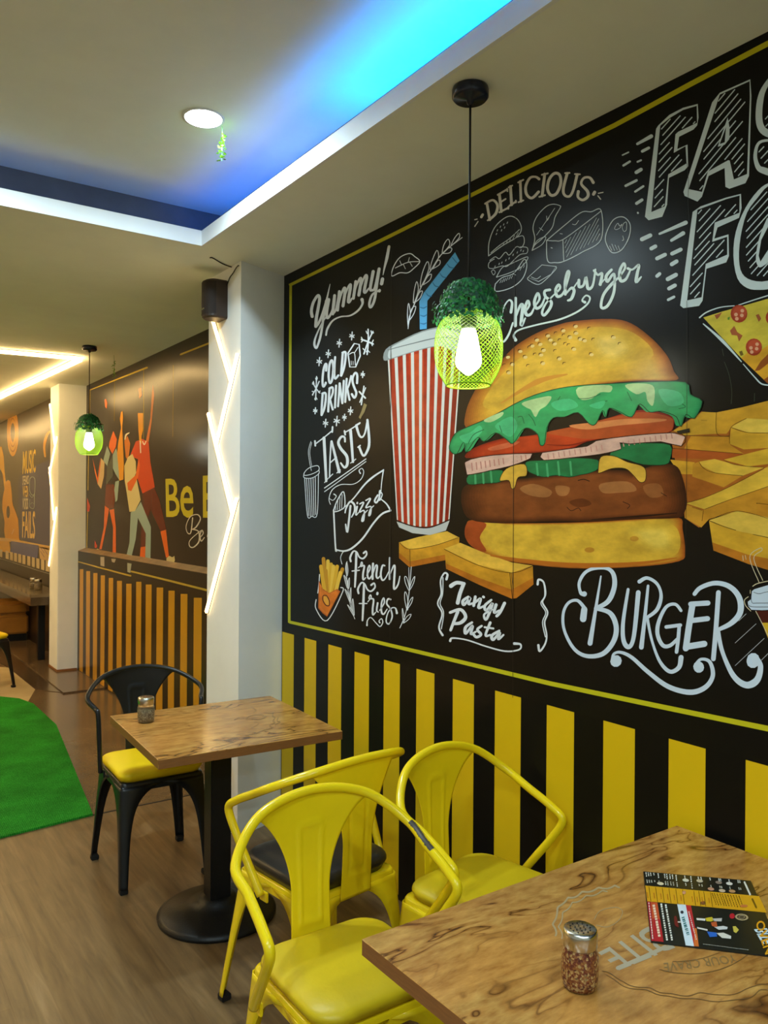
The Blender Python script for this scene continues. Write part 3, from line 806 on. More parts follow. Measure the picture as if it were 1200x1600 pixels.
# chalk sketches: burger, bacon, cheese, tomato, slice
mu.frame(700, 220, 3.529)
K_ = 'bfc8c9'
mu.lines([('225,635 228,560 258,480 308,430 350,416 388,438 406,485 382,530 300,580 225,635', 4.5), ('238,618 285,578 340,540 395,490', 4), ('232,660 262,640 285,650 318,615 340,630 378,585 405,590 422,560 415,525 382,532', 4), ('250,705 226,700 228,672 256,652', 4), ('250,705 300,690 330,690 395,630 435,620 438,590 400,585', 4),
          ('268,752 300,700 345,680 440,640 412,690 350,725 270,752', 4), ('262,790 300,755 365,730 420,655 436,690 412,760 350,810 266,830 262,790', 4.5), ('240,720 252,740 262,725 252,712 240,720', 3), ('362,735 375,740', 3),
          ('465,605 480,540 470,480 490,420 540,365 580,350 618,358 620,370 592,420 575,480 520,540 480,575 465,605', 4.5), ('465,605 492,552 540,530 520,572 465,605', 4), ('490,520 545,440 590,372', 3), ('545,415 548,440 560,420', 3), ('505,480 525,495', 3),
          ('545,550 640,470 735,396 790,392 846,385 845,545 740,615 640,665 590,672 550,660 545,550', 5), ('545,550 590,552 635,545 740,470 845,388', 4.5), ('635,545 640,665', 4.5), ('688,460 705,462 722,440', 3), ('620,512 632,514', 4), ('570,590 576,592', 5),
          ('925,470 938,455 948,470 960,460 950,480 930,490 920,485 925,470', 3), ('970,455 985,450 985,490 972,500 962,480 970,455', 3), ('965,525 970,545 962,550', 3), ('892,580 905,605', 3), ('905,570 920,605', 3), ('922,575 935,602', 3), ('940,580 948,602', 3)], K_)
mu.line('880,580 870,525 910,440 965,420 1005,460 1000,530 960,600 910,618', 5, K_, closed=True)
for s, g, sd in (('240,612 285,580 345,540 392,500 385,528 300,578', 11, 1), ('642,552 842,400 840,540 648,655', 15, 2), ('268,790 300,762 362,738 365,755 300,785', 9, 3), ('380,715 420,665 428,690 400,720', 10, 4)):
    mu.hatch(s, 1, -1.9, g, 2.6, K_, 3, 0.05, sd)
for x, y in ((275, 490), (292, 470), (310, 458), (330, 448), (298, 490), (315, 475), (270, 510), (262, 690), (285, 675), (300, 668), (322, 655), (340, 645), (362, 625), (385, 612), (405, 600), (418, 605)):
    mu.line([(x, y), (x - 3, y + 8)], 4, K_)
mu.frame(770, 390, 4.8)
mu.line('265,210 370,115 475,127 440,185 345,240', 5, K_, closed=True, k=1)
mu.lines([('265,210 268,228 340,262 400,225 474,148 475,127', 5), ('290,205 330,220 360,200', 4)], K_)
C_ = 'cfe0dc'
mu.lines([('138,470 146,400 122,380 86,430 60,530 50,640 78,692 120,640 152,550', [22, 18, 10, 12, 12, 14, 16, 12]), ('172,365 170,570', [22, 26]), ('175,505 205,425 226,425 214,568 245,515', [12, 20, 26, 24, 12]), ('250,462 276,418 264,385 244,440 256,490 290,480 318,420', [12, 18, 20, 24, 20, 10]),
          ('318,425 352,370 338,328 314,390 328,440 368,418 400,340', [12, 18, 20, 24, 20, 10]), ('430,302 392,312 396,352 440,392 430,440 388,492 372,468 402,402 470,330', [20, 20, 22, 22, 20, 16, 10]), ('472,330 506,292 496,264 474,300 484,350 520,340 550,285', [12, 18, 20, 24, 20, 10]),
          ('545,300 576,185 564,165 545,240 546,335', [12, 16, 20, 22, 22]), ('552,330 592,288 612,310 592,368 566,382', [12, 22, 24, 16]), ('600,300 625,262 648,232', [10, 12]), ('648,230 650,278 682,268 702,208 716,292 752,268 772,150', [22, 24, 18, 20, 24, 18, 14]), ('762,158 790,190 822,180 808,262', [20, 16, 20, 24]), ('808,262 840,222', [12, 10]),
          ('892,152 852,200 862,240 900,188 915,200 910,320 862,422 815,432 832,340 900,252 952,205', [20, 24, 20, 18, 22, 22, 20, 24, 12]), ('945,215 992,142 984,104 955,160 960,232 1000,222 1035,150', [12, 18, 20, 26, 22, 12]), ('1015,142 1050,150 1098,115 1085,180 1078,242 1115,205', [20, 14, 18, 24, 26, 12]),
          ('172,678 160,640 200,602 330,565 500,525 630,470 710,410 730,362 700,345 672,380 692,395', [26, 14, 12, 12, 14, 14, 14, 14, 12, 12, 22])], C_)
# FAST FO(OD) block letters
mu.frame(960, 100, 4)
BL = 'c3d2d4'
blocks = [('262,405 275,385 345,318 430,274 522,250 527,335 518,385 495,410 405,455 394,532 458,504 462,640 440,664 342,712 330,880 300,955 215,977 192,955', '288,386 350,336 430,288 516,262 518,368 400,424 383,440 372,556 446,514 452,622 338,690 316,890 232,926'),
          ('432,800 612,240 660,180 850,96 857,200 842,700 820,745 720,780 695,768 690,650 590,700 548,830 520,860 440,825', '465,782 660,192 846,108 848,210 830,688 748,722 722,604 712,602 586,672 548,800'),
          ('490,925 540,890 700,835 792,812 796,900 780,962 645,1022 625,1092 714,1065 717,1200 700,1240 576,1280 552,1480 530,1512 432,1526 412,1510', '520,912 700,845 784,822 782,930 628,992 612,1112 706,1080 706,1192 572,1250 546,1458 455,1478'),
          ('970,742 900,790 820,900 760,1050 745,1200 770,1340 830,1400 900,1412 985,1400 1100,1330 1100,700', '965,762 900,832 830,930 790,1080 780,1220 800,1310 860,1352 960,1355 1080,1290 1080,720')]
for i, (o_, f_) in enumerate(blocks):
    sm = 3 if i == 3 else 0
    mu.poly(o_, BL, 2, smooth=sm)
    mu.poly(f_, KB, 2.5, smooth=sm)
    mu.hatch(f_, 1, -1.12 if i != 1 else -1.2, 33, 6.5, BL, 3.4, 0.1, i + 3)
mu.poly('648,518 710,335 722,400 720,470 692,505', BL, 4)
mu.poly('660,502 700,395 692,490', KB, 4.4)
mu.poly('975,950 910,1080 887,1200 895,1255 925,1268 1000,1180', BL, 4, smooth=3)
mu.poly('985,975 920,1100 904,1200 915,1236 990,1120', KB, 4.4)
mu.lines([('1000,60 925,180 905,330 930,415 1010,450', [18, 40, 44, 50]), ('1010,475 910,490 882,570 900,645 940,668 1010,690', [14, 18, 26, 40, 46]), ('945,345 985,300', 6), ('948,390 990,345', 6), ('905,550 935,518', 7), ('918,590 965,540', 7), ('940,620 985,575', 7)], BL)
mu.lines([('145,500 232,452', [16, 24]), ('176,546 216,525', 18), ('52,570 90,552', 9), ('58,635 98,610', 14), ('146,612 168,602', 12), ('138,678 168,660', 22), ('72,762 140,728', 16), ('132,798 182,765', 14), ('140,872 174,850', 19), ('148,930 149,932', 12),
          ('284,1062 448,992', [14, 26]), ('358,1103 432,1058', [18, 26]), ('174,1096 226,1072', 26), ('232,1154 258,1140', 24), ('268,1216 318,1192', 24), ('362,1186 416,1160', 24), ('360,1252 390,1234', 25), ('268,1326 284,1312', 22), ('335,1345 386,1318', 26), ('343,1404 380,1384', 24), ('338,1474 374,1456', 17)], BL)
mu.line('455,620 465,740 462,860 470,980', 2, '3c4444', 4.5)
# pizza slice
mu.frame(1050, 380, 5.333)
mu.poly('262,620 420,570 620,515 900,435 900,1230 770,1140 580,960', 'c9b63e', 2, paint=True)
mu.poly('580,960 640,900 760,880 900,780 900,1230 770,1140', 'd79f2a', 2.2, paint=True)
mu.poly('690,1065 740,985 810,915 900,860 900,950 800,1005 730,1060', '8e4c1c', 2.4)
mu.poly('765,1138 820,1100 900,1070 900,1220 800,1170', '8e4c1c', 2.4)
for x, y, r in ((560, 588, 70), (684, 866, 68), (842, 620, 60)):
    mu.dot(x, y, r, 'a33c22', 3, ry=r * 1.06, paint=True)
    mu.dot(x + 8, y - 6, r * 0.82, 'b44a2c', 3.2, paint=True)
    for dx, dy in ((-0.35, 0.1), (0.35, 0.2), (-0.25, 0.6), (0.4, -0.35)):
        mu.dot(x + dx * r, y + dy * r, r * 0.22, 'd8a07c', 3.4)
for s in ('485,730 520,690 545,740 590,770 560,820 545,770 500,765', '355,600 385,590 420,575 395,615 375,635', '700,600 725,590 745,630 725,655'):
    mu.poly(s, '9c5530', 3, paint=True)
mu.poly('465,620 485,612 480,640 466,638', '5d8a2c', 3)
mu.poly('560,905 585,895 598,930 575,940', '6f5b20', 3)
mu.lines([('232,620 290,576 400,536 520,522', [12, 10, 8]), ('556,516 680,475 880,412', [8, 10]), ('262,672 420,812 580,988', [8, 26, 8]), ('596,1008 690,1115 755,1175 860,1185', [7, 12, 10])], BL, 2.6)
mu.lines([('420,880 432,940', 3), ('438,988 478,1100 500,1230 495,1340', 3), ('690,1250 688,1320', 3)], '4a5a48', 2.6)
# pile of fries beside the burger
mu.frame(1040, 620, 5.7143)
mu.poly('40,320 320,132 450,142 680,95 1100,0 1100,1120 914,1090 640,1022 390,1092 300,1168 172,1082 150,900', 'a86020', 2, paint=True)
fry = [('330,135 455,140 462,330 170,345 72,305', 'c99a2c', 2.2), ('455,140 680,95 1000,15 1000,205 725,195 590,275 545,330 462,330', 'c8952a', 2.2), ('585,275 740,322 1000,322 1000,452 700,470 572,420', 'cf9f2e', 2.5), ('588,272 725,192 1000,208 1000,322 740,320', 'dcb84a', 2.6),
       ('168,462 230,347 568,355 580,430 700,510 400,485', 'c48a26', 2.3), ('60,460 400,485 700,512 520,562 60,545', 'a8521e', 2.25), ('40,560 262,585 245,692 130,690', 'cf9a2c', 2.3), ('520,562 1000,440 1000,590 740,622', 'd3a832', 2.5), ('245,600 300,580 330,620 450,680 690,705 520,808 240,712', 'c38a28', 2.6), ('300,580 440,555 640,610 882,632 690,705 450,680 330,620', 'd9b03e', 2.7),
       ('350,1005 600,910 1000,770 1000,1100 640,1022 390,1092 320,1168 330,1020', 'c28826', 2.8), ('180,950 350,900 580,800 880,642 1000,580 1000,775 600,910 350,1005', 'd8ae3a', 2.9), ('175,958 342,1016 322,1168 175,1082', 'c48c2a', 3.0), ('820,955 1000,860 1000,1080 815,1052', 'c08424', 3.0),
       ('390,1105 630,1192 1000,1275 1000,1570 740,1492 430,1372', 'cf9f2c', 3.2), ('420,1300 740,1410 1000,1460 1000,1570 740,1492 430,1372', 'b5701e', 3.3), ('390,1102 640,1020 1000,1095 1000,1270 630,1195', 'dcb648', 3.4)]
for s, c, l in fry:
    mu.poly(s, c, l, paint=True)
mu.lines([('455,140 462,330 570,352', 4), ('170,345 230,347 568,355', 4), ('590,275 740,320 1000,322', 4), ('575,420 585,275 725,193', 4), ('60,460 400,485 690,510', 4), ('300,580 345,640 450,680 690,705', 4), ('520,562 600,600 740,622 885,630', 4), ('180,950 350,900 580,800 880,642', 4), ('350,1005 600,910 1000,772', 4), ('340,1015 328,1110', 4), ('330,1015 240,985', 3), ('390,1105 500,1150 630,1192', 5), ('392,1100 640,1020 914,1085', 4), ('780,1228 1000,1275', 4), ('820,955 830,950 1000,975', 4), ('55,300 140,330', 3)], '4a2c0c', 3.8)
mu.line('320,210 372,212', 3, '6a4a14', 3.8)
# milkshake cup at the edge
mu.frame(1140, 830, 6.4)
SK = 'c3d3e2'
mu.poly('265,798 600,790 600,915 325,915', '4a1a10', 3.6)
mu.poly('325,915 600,915 600,1180 430,1180', 'd0a828', 3.6)
mu.poly('185,705 215,682 225,600 250,580 384,540 600,520 600,775 330,790 220,785 188,745', SK, 3.8)
mu.lines([('245,610 300,625 384,606 600,590', 5), ('224,600 224,708 300,718 600,712', 5), ('190,738 230,755 384,757 600,755', 5)], '23282e', 4.2)
mu.lines([('265,800 325,915 440,1150', 7), ('300,515 205,262 305,170 326,192 245,272 335,492', 7), ('235,550 310,515 600,460', 8), ('210,590 210,622', 6), ('190,655 152,690 165,745 215,798', 7), ('135,245 140,292', 6), ('160,240 168,282', 6)], 'cbbf9c', 4.3)
# the burger
mu.frame(700, 480, 3)
mu.shade('85,562 88,480 128,390 185,310 250,250 320,180 420,120 520,82 600,65 760,55 860,76 960,150 1030,230 1060,300 1072,342 900,345 700,365 500,410 300,470 180,522', ['8a4a16', 'b06a1e', 'c5852a', 'cf992f', 'd3a536'], 3, 640, 300, smooth=4, step=0.055)
mu.shade('165,450 250,320 400,195 560,120 720,92 870,120 965,225 800,300 560,340 340,410 220,475', ['d3a536', 'd4a837', 'd6ab3a'], 4.05, 600, 240, smooth=4, step=0.12)
mu.shade('640,120 760,95 870,140 900,220 800,280 700,260 650,200', ['d6aa38', 'd9b142', 'dfbd5c'], 4.45, 770, 185, smooth=4, step=0.3)
mu.line('250,450 420,350 560,315', [4, 26, 6], 'c98a30', 4.7)
rnd = random.Random(4)
seeds = [(468, 132), (508, 122), (540, 108), (598, 88), (664, 100), (416, 152), (480, 152), (545, 132), (600, 120), (572, 140), (384, 188), (432, 172), (500, 170), (526, 155), (620, 148), (640, 155), (684, 152), (338, 205), (362, 232), (410, 222), (448, 200), (505, 205), (568, 178), (590, 195), (280, 232), (266, 272), (302, 266), (285, 305), (378, 275), (445, 262), (522, 240), (548, 265), (672, 220), (776, 140), (808, 172), (395, 180), (436, 222), (552, 172)]
for i, (x, y) in enumerate(seeds):
    a = -0.5 + rnd.random() * 0.4
    if i % 3 != 1:
        mu.dot(x + 3, y + 3, 10, 'dfc37a', 4.9, ry=7, rot=a)
    mu.line([(x - 9, y + 4), (x - 6, y - 5), (x + 6, y - 7)], [2, 4, 2], '4a2a0c', 5.1)
mu.frame(680, 560, 2.857)
# bottom bun, patty
mu.shade('140,745 165,722 300,735 500,735 700,730 900,718 1085,710 1105,762 1116,862 1090,905 900,930 600,936 300,900 180,850 136,800', ['a0521a', 'bb7a22', 'cb9830', 'd2a734'], 3, 700, 805, smooth=4, step=0.045)
mu.poly('138,745 165,725 230,740 200,800 230,860 180,850 136,800', '9c431a', 3.9, smooth=4, paint=True)
mu.shade('820,750 1040,735 1095,800 1070,880 940,870', ['d2a734', 'd6ae3c', 'dcbb4c'], 3.8, 990, 800, smooth=4, step=0.3)
mu.line('250,880 420,905 640,922 900,915 1080,890', [6, 16, 18, 14, 4], 'b4651c', 4)
mu.dot(690, 855, 22, 'bb8126', 4.2, ry=12, paint=True)
mu.dot(890, 805, 20, 'c08a2c', 4.2, ry=12, paint=True)
mu.shade('128,575 200,555 300,545 450,530 600,515 700,500 850,500 940,520 965,480 1070,476 1108,540 1125,640 1112,690 1085,712 900,718 700,728 500,728 300,736 160,720 120,655', ['3a1a0c', '54280f', '6b3515', '7a3f1a'], 4.2, 640, 600, smooth=4, step=0.07)
for s, c in (('380,580 440,560 520,590 500,620 420,610', '9a6234'), ('540,570 600,575 590,610 550,610', '9a6234'), ('740,560 860,550 900,590 820,600 750,600', '9a6234'), ('930,570 1000,560 1020,610 960,620', '93582c'), ('600,640 660,625 700,650 640,665', '5e2c10')):
    mu.poly(s, c, 5.2, smooth=4, paint=True)
mu.lines([('590,665 610,680 640,668 652,680', 3), ('840,640 870,655 860,670', 3), ('1010,600 1035,615', 3), ('640,545 665,540 690,548', 4), ('700,720 900,706 1080,690', [4, 10, 4])], '2a1208', 5.3)
# pickles, cheese, onion, tomato, lettuce
G_ = '14713f'
for s in ('150,522 230,505 302,500 296,550 220,558 150,562', '408,462 475,455 600,445 725,452 730,492 690,512 650,520 600,530 540,522 490,530 450,520 412,500', '780,435 830,382 940,378 1050,386 1052,445 1030,474 930,474 850,450'):
    mu.poly(s, G_, 5.4, smooth=3, paint=True)
    mu.line(s, 3, '0c2a18', 5.6, closed=True, k=3)
for s in ('180,512 182,560', '215,508 218,556', '250,505 254,552', '455,470 460,520', '500,472 505,525', '550,462 556,520', '605,462 610,520', '655,462 660,512', '700,462 704,502', '880,400 886,455', '930,395 936,470', '980,395 986,470', '1022,398 1025,465'):
    mu.line(s, 9, '3d9a62', 5.5)
for s in ('290,545 320,492 400,472 410,522 372,532 358,575 342,580 330,545', '730,498 742,440 800,436 860,462 920,478 942,500 940,545 915,552 885,520 850,492 790,492 735,512'):
    mu.poly(s, 'd0a33a', 5.8, smooth=4, paint=True)
    mu.line(s, 3, '3c2408', 6.0, closed=True, k=4)
mu.shade('140,445 175,400 300,358 420,345 560,320 760,270 900,232 1000,240 1062,262 1068,295 1046,332 930,345 800,352 680,372 600,405 440,422 300,430', ['7e1c0c', 'a02a10', 'b23a16'], 5.0, 560, 360, smooth=4, step=0.09)
mu.poly('500,330 640,300 800,262 930,240 1050,262 1064,295 1040,330 900,345 700,360 560,345', 'ab4a20', 5.6, smooth=4, paint=True)
mu.poly('600,300 720,285 860,270 1020,270 1010,282 820,300 680,318', 'd08048', 5.8, smooth=4, paint=True)
mu.poly('240,400 330,375 380,372 340,395 260,412', 'c8603c', 5.8, smooth=4, paint=True)
mu.line('500,385 600,388 690,366', [3, 8, 3], '7e1c0c', 6)
O_ = 'd3aa98'
for s in ('134,465 170,448 260,432 435,424 425,448 340,480 250,500 145,520', '472,440 482,420 680,392 720,368 870,346 1060,332 1118,350 1100,392 1010,372 870,382 826,376 832,405 740,428 640,440 490,455'):
    mu.poly(s, O_, 6.2, paint=True)
    mu.line(s, 3.5, '2a0e0a', 6.5, closed=True, k=2)
for i in range(13):
    x = 165 + i * 20
    mu.line([(x, 468 - i * 3.0), (x + 3, 500 - i * 4.2)], 5, 'b4776a', 6.4)
for i in range(24):
    x = 505 + i * 24
    y = 428 - i * 4.0
    if not 14 < i < 15:
        mu.line([(x, y), (x + 3, y + 20)], 5, 'b98478', 6.4)
let = '65,392 92,335 150,305 250,262 400,182 520,142 640,122 800,112 960,105 1120,106 1142,160 1195,192 1160,268 1122,250 1100,305 1080,262 1030,240 1000,236 960,240 930,212 910,208 880,262 830,240 780,222 765,262 750,232 720,292 690,292 640,242 580,262 530,266 500,312 490,382 470,385 460,340 420,312 390,322 350,380 320,362 270,332 220,372 190,352 140,420 130,372 100,425 76,420'
mu.shade(let, ['157a48', '249457', '2c9c5c'], 6.6, 600, 220, smooth=3, step=0.02)
mu.line(let, 3.5, '0c3a20', 7.2, closed=True, k=3)
for s in ('390,200 450,180 520,170 500,210 470,230 450,262 430,230 410,220', '640,130 780,120 785,150 740,152 700,180 650,182', '850,120 930,112 980,130 975,210 950,190 940,150 900,160', '220,275 300,240 300,258 250,285'):
    mu.poly(s, 'a9c98c', 7.3, smooth=4, paint=True)
for s in ('110,350 160,330 200,300 210,330 150,380', '270,300 340,260 370,300 340,350 300,330', '520,200 600,180 640,215 560,235', '1000,140 1090,150 1110,200 1040,210', '690,210 760,190 740,225'):
    mu.poly(s, '3fb478', 7.3, smooth=4, paint=True)
mu.lines([('150,380 175,340 220,318', 3), ('300,330 290,300', 3), ('400,290 390,260 372,262', 3), ('460,300 480,240 500,190', 3), ('560,170 545,200 560,215', 3), ('720,200 770,190', 3), ('1030,180 1050,160', 3), ('1080,190 1120,215 1090,225', 3), ('960,200 955,150', 3), ('860,150 880,190', 3), ('640,180 690,178 740,160', 3), ('420,250 440,275 450,300', 3)], '0f5a34', 7.6)
mu.poly('1080,325 1138,312 1140,330 1090,338', '2a2418', 7.6)
mu.frame(0, 0, 1)
for s in ('1074,470 1074,700 1072,870', '806,330 804,500 803,760 802,1090', '612,392 611,700 610,1000'):
    mu.line(s, 0.7, '2b2722', 7.9, caps=False)
mo = mural.location
mu.build('picture_sheet', mural, mo)

# the yellow and black striped half of the same print
st = Print(lambda x, y: on_x(x, y, XM - 0.003), (-1, 0, 0), 0.32, 0.18)
st.sheet([(XM - 0.003, YEND, 0.0), (XM - 0.003, YM1, 0.0), (XM - 0.003, YM1, ZST), (XM - 0.003, YEND, ZST)], KB)
YS = 'd8b214'
edges = [(441, 459), (475.7, 494), (513, 533.6), (554, 577), (600, 625), (651, 679), (708, 741), (774, 814.5), (855, 897.8), (943.6, 993), (1046, 1103.7), (1166.5, 1236)]
ys = [(on_x(a, 1050, XM - 0.003).y, on_x(b, 1050, XM - 0.003).y) for a, b in edges]
per = (ys[1][0] - ys[11][0]) / 10
wid = sum(a - b for a, b in ys[1:]) / 11
while ys[-1][0] - per > YEND + 0.1:
    ys.append((ys[-1][0] - per, ys[-1][0] - per - wid))
m = st.mat(YS, False)
for a, b in ys:
    k = len(st.v)
    st.v += [Vector((XM - 0.0036, y, z)) for y, z in ((a, 0.02), (b, 0.02), (b, ZST - 0.002), (a, ZST - 0.002))]
    st.f.append((k, k + 1, k + 2, k + 3))
    st.mi.append(m)
st.build('striped_sheet', mural, mo)

# ------------------------------------------------------------------ second bay: mural of dancing people over a low striped wall
XA = XM2 - 0.003
m2 = thing('wall_mural', 'brown glossy wall mural of cheering cartoon people between the two white columns', 'mural', (XM2, 6.3, 1.2))
pm = Print(lambda x, y: on_x(x, y, XA), (-1, 0, 0), 0.26, 0.19)
pm.sheet([(XA, YP1 - 0.1, 1.2), (XA, YQ0, 1.2), (XA, YQ0, ZS), (XA, YP1 - 0.1, ZS)], '2c211b')
pm.frame(130, 560, 5.714)
YB2 = 'b59a34'
pm.lines([('62,282 570,82', [9, 16]), ('60,280 56,500', 8), ('48,860 43,1175', 7), ('40,1370 32,1715', 7), ('280,200 278,560', 2), ('540,100 540,720', 3), ('805,60 800,700', 2)], YB2, 1)
pm.lines([('870,-35 1135,-140', 16)], YB2, 1)
OR, RD, MR, CR, BG, MU = 'd4611f', 'bf3f1a', '5e2015', 'c9b882', '8c9f98', 'd08c20'
for s, c, l in (('560,740 600,540 614,300 624,236 634,330 612,560 586,745', 'b8602c', 1.5), ('494,272 518,258 523,330 502,358', 'c4602a', 1.5), ('190,370 205,360 216,400 210,450 195,430', 'd2622a', 1.5),
                ('420,870 470,742 530,718 586,750 600,920 640,1150 530,1206 482,1060 490,900', RD, 2), ('488,488 536,488 536,640 522,690 522,765 502,742 494,640', MU, 2.2),
                ('530,1204 628,1139 682,1264 742,1524 690,1540 600,1344 560,1474 556,1674 514,1684 520,1504 540,1334', MR, 1.8), ('690,1544 740,1529 766,1769 740,1779', OR, 1.7), ('514,1684 556,1679 552,1799 504,1799', OR, 1.7), ('744,1784 770,1762 795,1776 815,1764 820,1804 802,1839 744,1834', CR, 1.9),
                ('338,480 328,540 340,620 315,740 304,850 318,1000 324,1092 360,1082 364,950 356,760 350,620 357,530 352,468', MU, 2.4), ('368,735 396,690 421,760 412,850 400,912 380,880', 'b96a24', 2.5),
                ('368,962 400,882 440,852 470,920 474,1020 440,1100 480,1080 514,1264 462,1364 414,1370 390,1204 372,1094', CR, 2.6), ('394,1112 470,1042 488,940 500,900 508,952 492,1060 430,1186 402,1176', OR, 2.8),
                ('425,1374 470,1352 515,1279 562,1394 606,1504 602,1804 554,1804 560,1564 490,1424 470,1614 432,1774 384,1774 414,1644', BG, 2.5),
                ('236,745 270,648 302,722 292,790 262,855 230,792', OR, 2.4), ('180,912 214,780 242,850 216,962', BG, 2.3), ('264,862 296,800 332,960 322,1084 290,1032 266,982', BG, 2.3), ('214,962 262,870 268,1052 204,1132', '474a3e', 2.2),
                ('204,1124 270,1124 292,1174 276,1334 240,1344 194,1304', '6a2a12', 2.3), ('194,1314 232,1344 212,1474 166,1704 144,1704 184,1514', OR, 2.2), ('236,1354 276,1344 292,1504 293,1744 262,1749 268,1514', OR, 2.2), ('288,1100 322,1090 306,1264 290,1284 278,1174', BG, 2.5),
                ('90,1729 130,1697 152,1714 152,1739 95,1744', CR, 2.3), ('104,1624 126,1674 120,1694 102,1689', RD, 2.2), ('84,888 130,1070 156,880 150,1000 130,1122 104,1012', OR, 2.2), ('160,888 192,930 186,1052 161,1167 130,1122 150,1000', 'c4a473', 2.4), ('37,1244 62,1314 56,1369 34,1364', RD, 2)):
    pm.poly(s, c, l)
pm.lines([('374,722 384,684 412,664', [10, 16, 8]), ('510,740 514,842', 9), ('532,742 546,770 562,740', 8)], 'd8cdb0', 3)
pm.text('B', '735,1076 850,1070 866,1416 742,1416', 'c9b52a', 2, 0.01)
pm.text('e', '866,1138 986,1136 984,1424 868,1420', 'c9b52a', 2, 0.01)
pm.text('E', '1068,1048 1180,1040 1182,1424 1070,1422', 'c9b52a', 2, 0.01)
pm.lines([('978,1424 962,1554 932,1556 920,1494 958,1414 1020,1394 1047,1434 1010,1504 975,1526', [10, 9, 7, 7, 8, 10, 12, 8]), ('975,1526 1030,1546 1034,1634 985,1686 950,1674 955,1624 1030,1554 1062,1532', [8, 10, 12, 9, 7, 7, 6]), ('1044,1600 1072,1564 1062,1536 1044,1574 1054,1632 1082,1600', [7, 9, 10, 8]), ('1118,1560 1110,1590 1125,1600', 9)], 'cfc3b4', 2)
pm.build('picture_sheet', m2, m2.location)

XB = XD2 - 0.003
lw = Print(lambda x, y: on_x(x, y, XB), (-1, 0, 0), 0.3)
ZL = 1.207
lw.sheet([(XB, YP1 - 0.1, 0.012), (XB, YQ0, 0.012), (XB, YQ0, ZL), (XB, YP1 - 0.1, ZL)], '1f1711')
lw.frame(100, 840, 5)
lw.lines([('106,120 106,186', 7), ('104,186 310,243 520,298', [8, 14]), ('526,264 820,336 1200,432', [13, 18])], YB2, 1)
lw.poly('285,150 315,152 316,226 286,218', 'b3a596', 1)
lw.poly('495,198 528,204 518,276 496,268', 'a2a596', 1)
lw.poly('370,165 405,168 395,195 375,190', 'a99c8c', 1)
e2 = [(75, 100, 235), (124, 152, 247), (175, 205, 262), (230, 262, 277), (288, 320, 295), (350, 385, 315), (415, 453, 338), (487, 528, 360), (565, 605, 345), (640, 685, 367), (725, 775, 390), (817, 865, 415), (912, 965, 440), (1015, 1077, 470), (1122, 1190, 495)]
k2 = lw.mat('c28e1c', False)
for a, b, t in e2:
    pa, pb = on_x(100 + a / 5, 840 + t / 5, XB), on_x(100 + b / 5, 840 + t / 5, XB)
    n0 = len(lw.v)
    lw.v += [Vector((XB - 0.0006, y, z)) for y, z in ((pa.y, 0.016), (pb.y, 0.016), (pb.y, pb.z), (pa.y, pa.z))]
    lw.f.append((n0, n0 + 1, n0 + 2, n0 + 3))
    lw.mi.append(k2)
lw.build('striped_sheet', m2, m2.location)
boxm = bmesh.new()
yy0, yy1 = YP1 - 0.1 - 6.3, YQ0 - 6.3
vv = [boxm.verts.new((x - XM2, y, z - 1.2)) for y in (yy0, yy1) for x, z in ((XB, 1.207), (XB, 1.21), (XA - 0.001, 1.238), (XA - 0.001, 1.207))]
for q in ((0, 1, 2, 3), (4, 5, 6, 7), (0, 1, 5, 4), (1, 2, 6, 5), (2, 3, 7, 6), (3, 0, 4, 7)):
    boxm.faces.new([vv[i] for i in q])
obj('ledge_sheet', boxm, mat('worn_brown_ledge_print', '8a6d4a', 0.35, noise=(7, 0.5, 1.3)), m2)

# ------------------------------------------------------------------ third bay: music mural
XE = XM3 - 0.003
m3 = thing('wall_mural', 'wall mural with an orange guitar, record and music lettering beyond the far white column', 'mural', (XM3, 10.5, 1.0))
ZB3 = on_x(60, 891, XE).z
q3 = Print(lambda x, y: on_x(x, y, XE), (-1, 0, 0), 0.25)
q3.sheet([(XE, YQ1 - 0.05, ZB3), (XE, 13.15, ZB3), (XE, 13.15, ZS), (XE, YQ1 - 0.05, ZS)], '43382a')
q3.frame(0, 580, 7.5)
q3.poly('222,1250 400,1110 640,1020 640,2080 222,1960', '3f4066', 1)
for rx, ry, c in ((68, 280, 'c58a22'), (56, 232, '9c6a1c'), (52, 214, 'c58a22'), (42, 172, '9c6a1c'), (38, 156, 'c58a22'), (26, 110, '8a5c1a'), (20, 84, '3a2c1c')):
    q3.dot(150, 718, rx, c, 2 + (68 - rx) * 0.02, ry=ry, n=28)
q3.poly('20,880 45,1000 52,1150 72,1345 52,1380 30,1200 -40,1050 -30,900', 'c9952a', 1.5)
q3.poly('74,1290 120,1290 142,1470 152,1570 212,1730 224,1950 222,1992 60,1952 55,1770 28,1610 35,1470 60,1350', 'd0901c', 2, smooth=2)
q3.dot(96, 1650, 20, '3a2a18', 2.5, ry=72)
q3.line('140,1910 165,1850', 5, 'e0c890', 2.6)
q3.lines([('530,1000 520,870 555,740 600,700', [20, 34, 20])], 'c58a22', 2)
YT = 'd2ae3c'
q3.text('MUSIC', '272,938 420,910 420,1186 265,1210', YT, 2, 0.02)
q3.text('SPEAKS', '266,1226 336,1220 336,1322 264,1336', 'cfc39c', 2, 0.02)
q3.text('WHEN', '266,1344 332,1342 331,1476 266,1480', YT, 2, 0.02)
q3.text('WORDS', '264,1488 330,1484 330,1620 264,1626', 'cfc39c', 2, 0.02)
q3.text('FAILS', '262,1642 412,1640 410,1966 262,1954', 'd8b468', 2, 0.02)
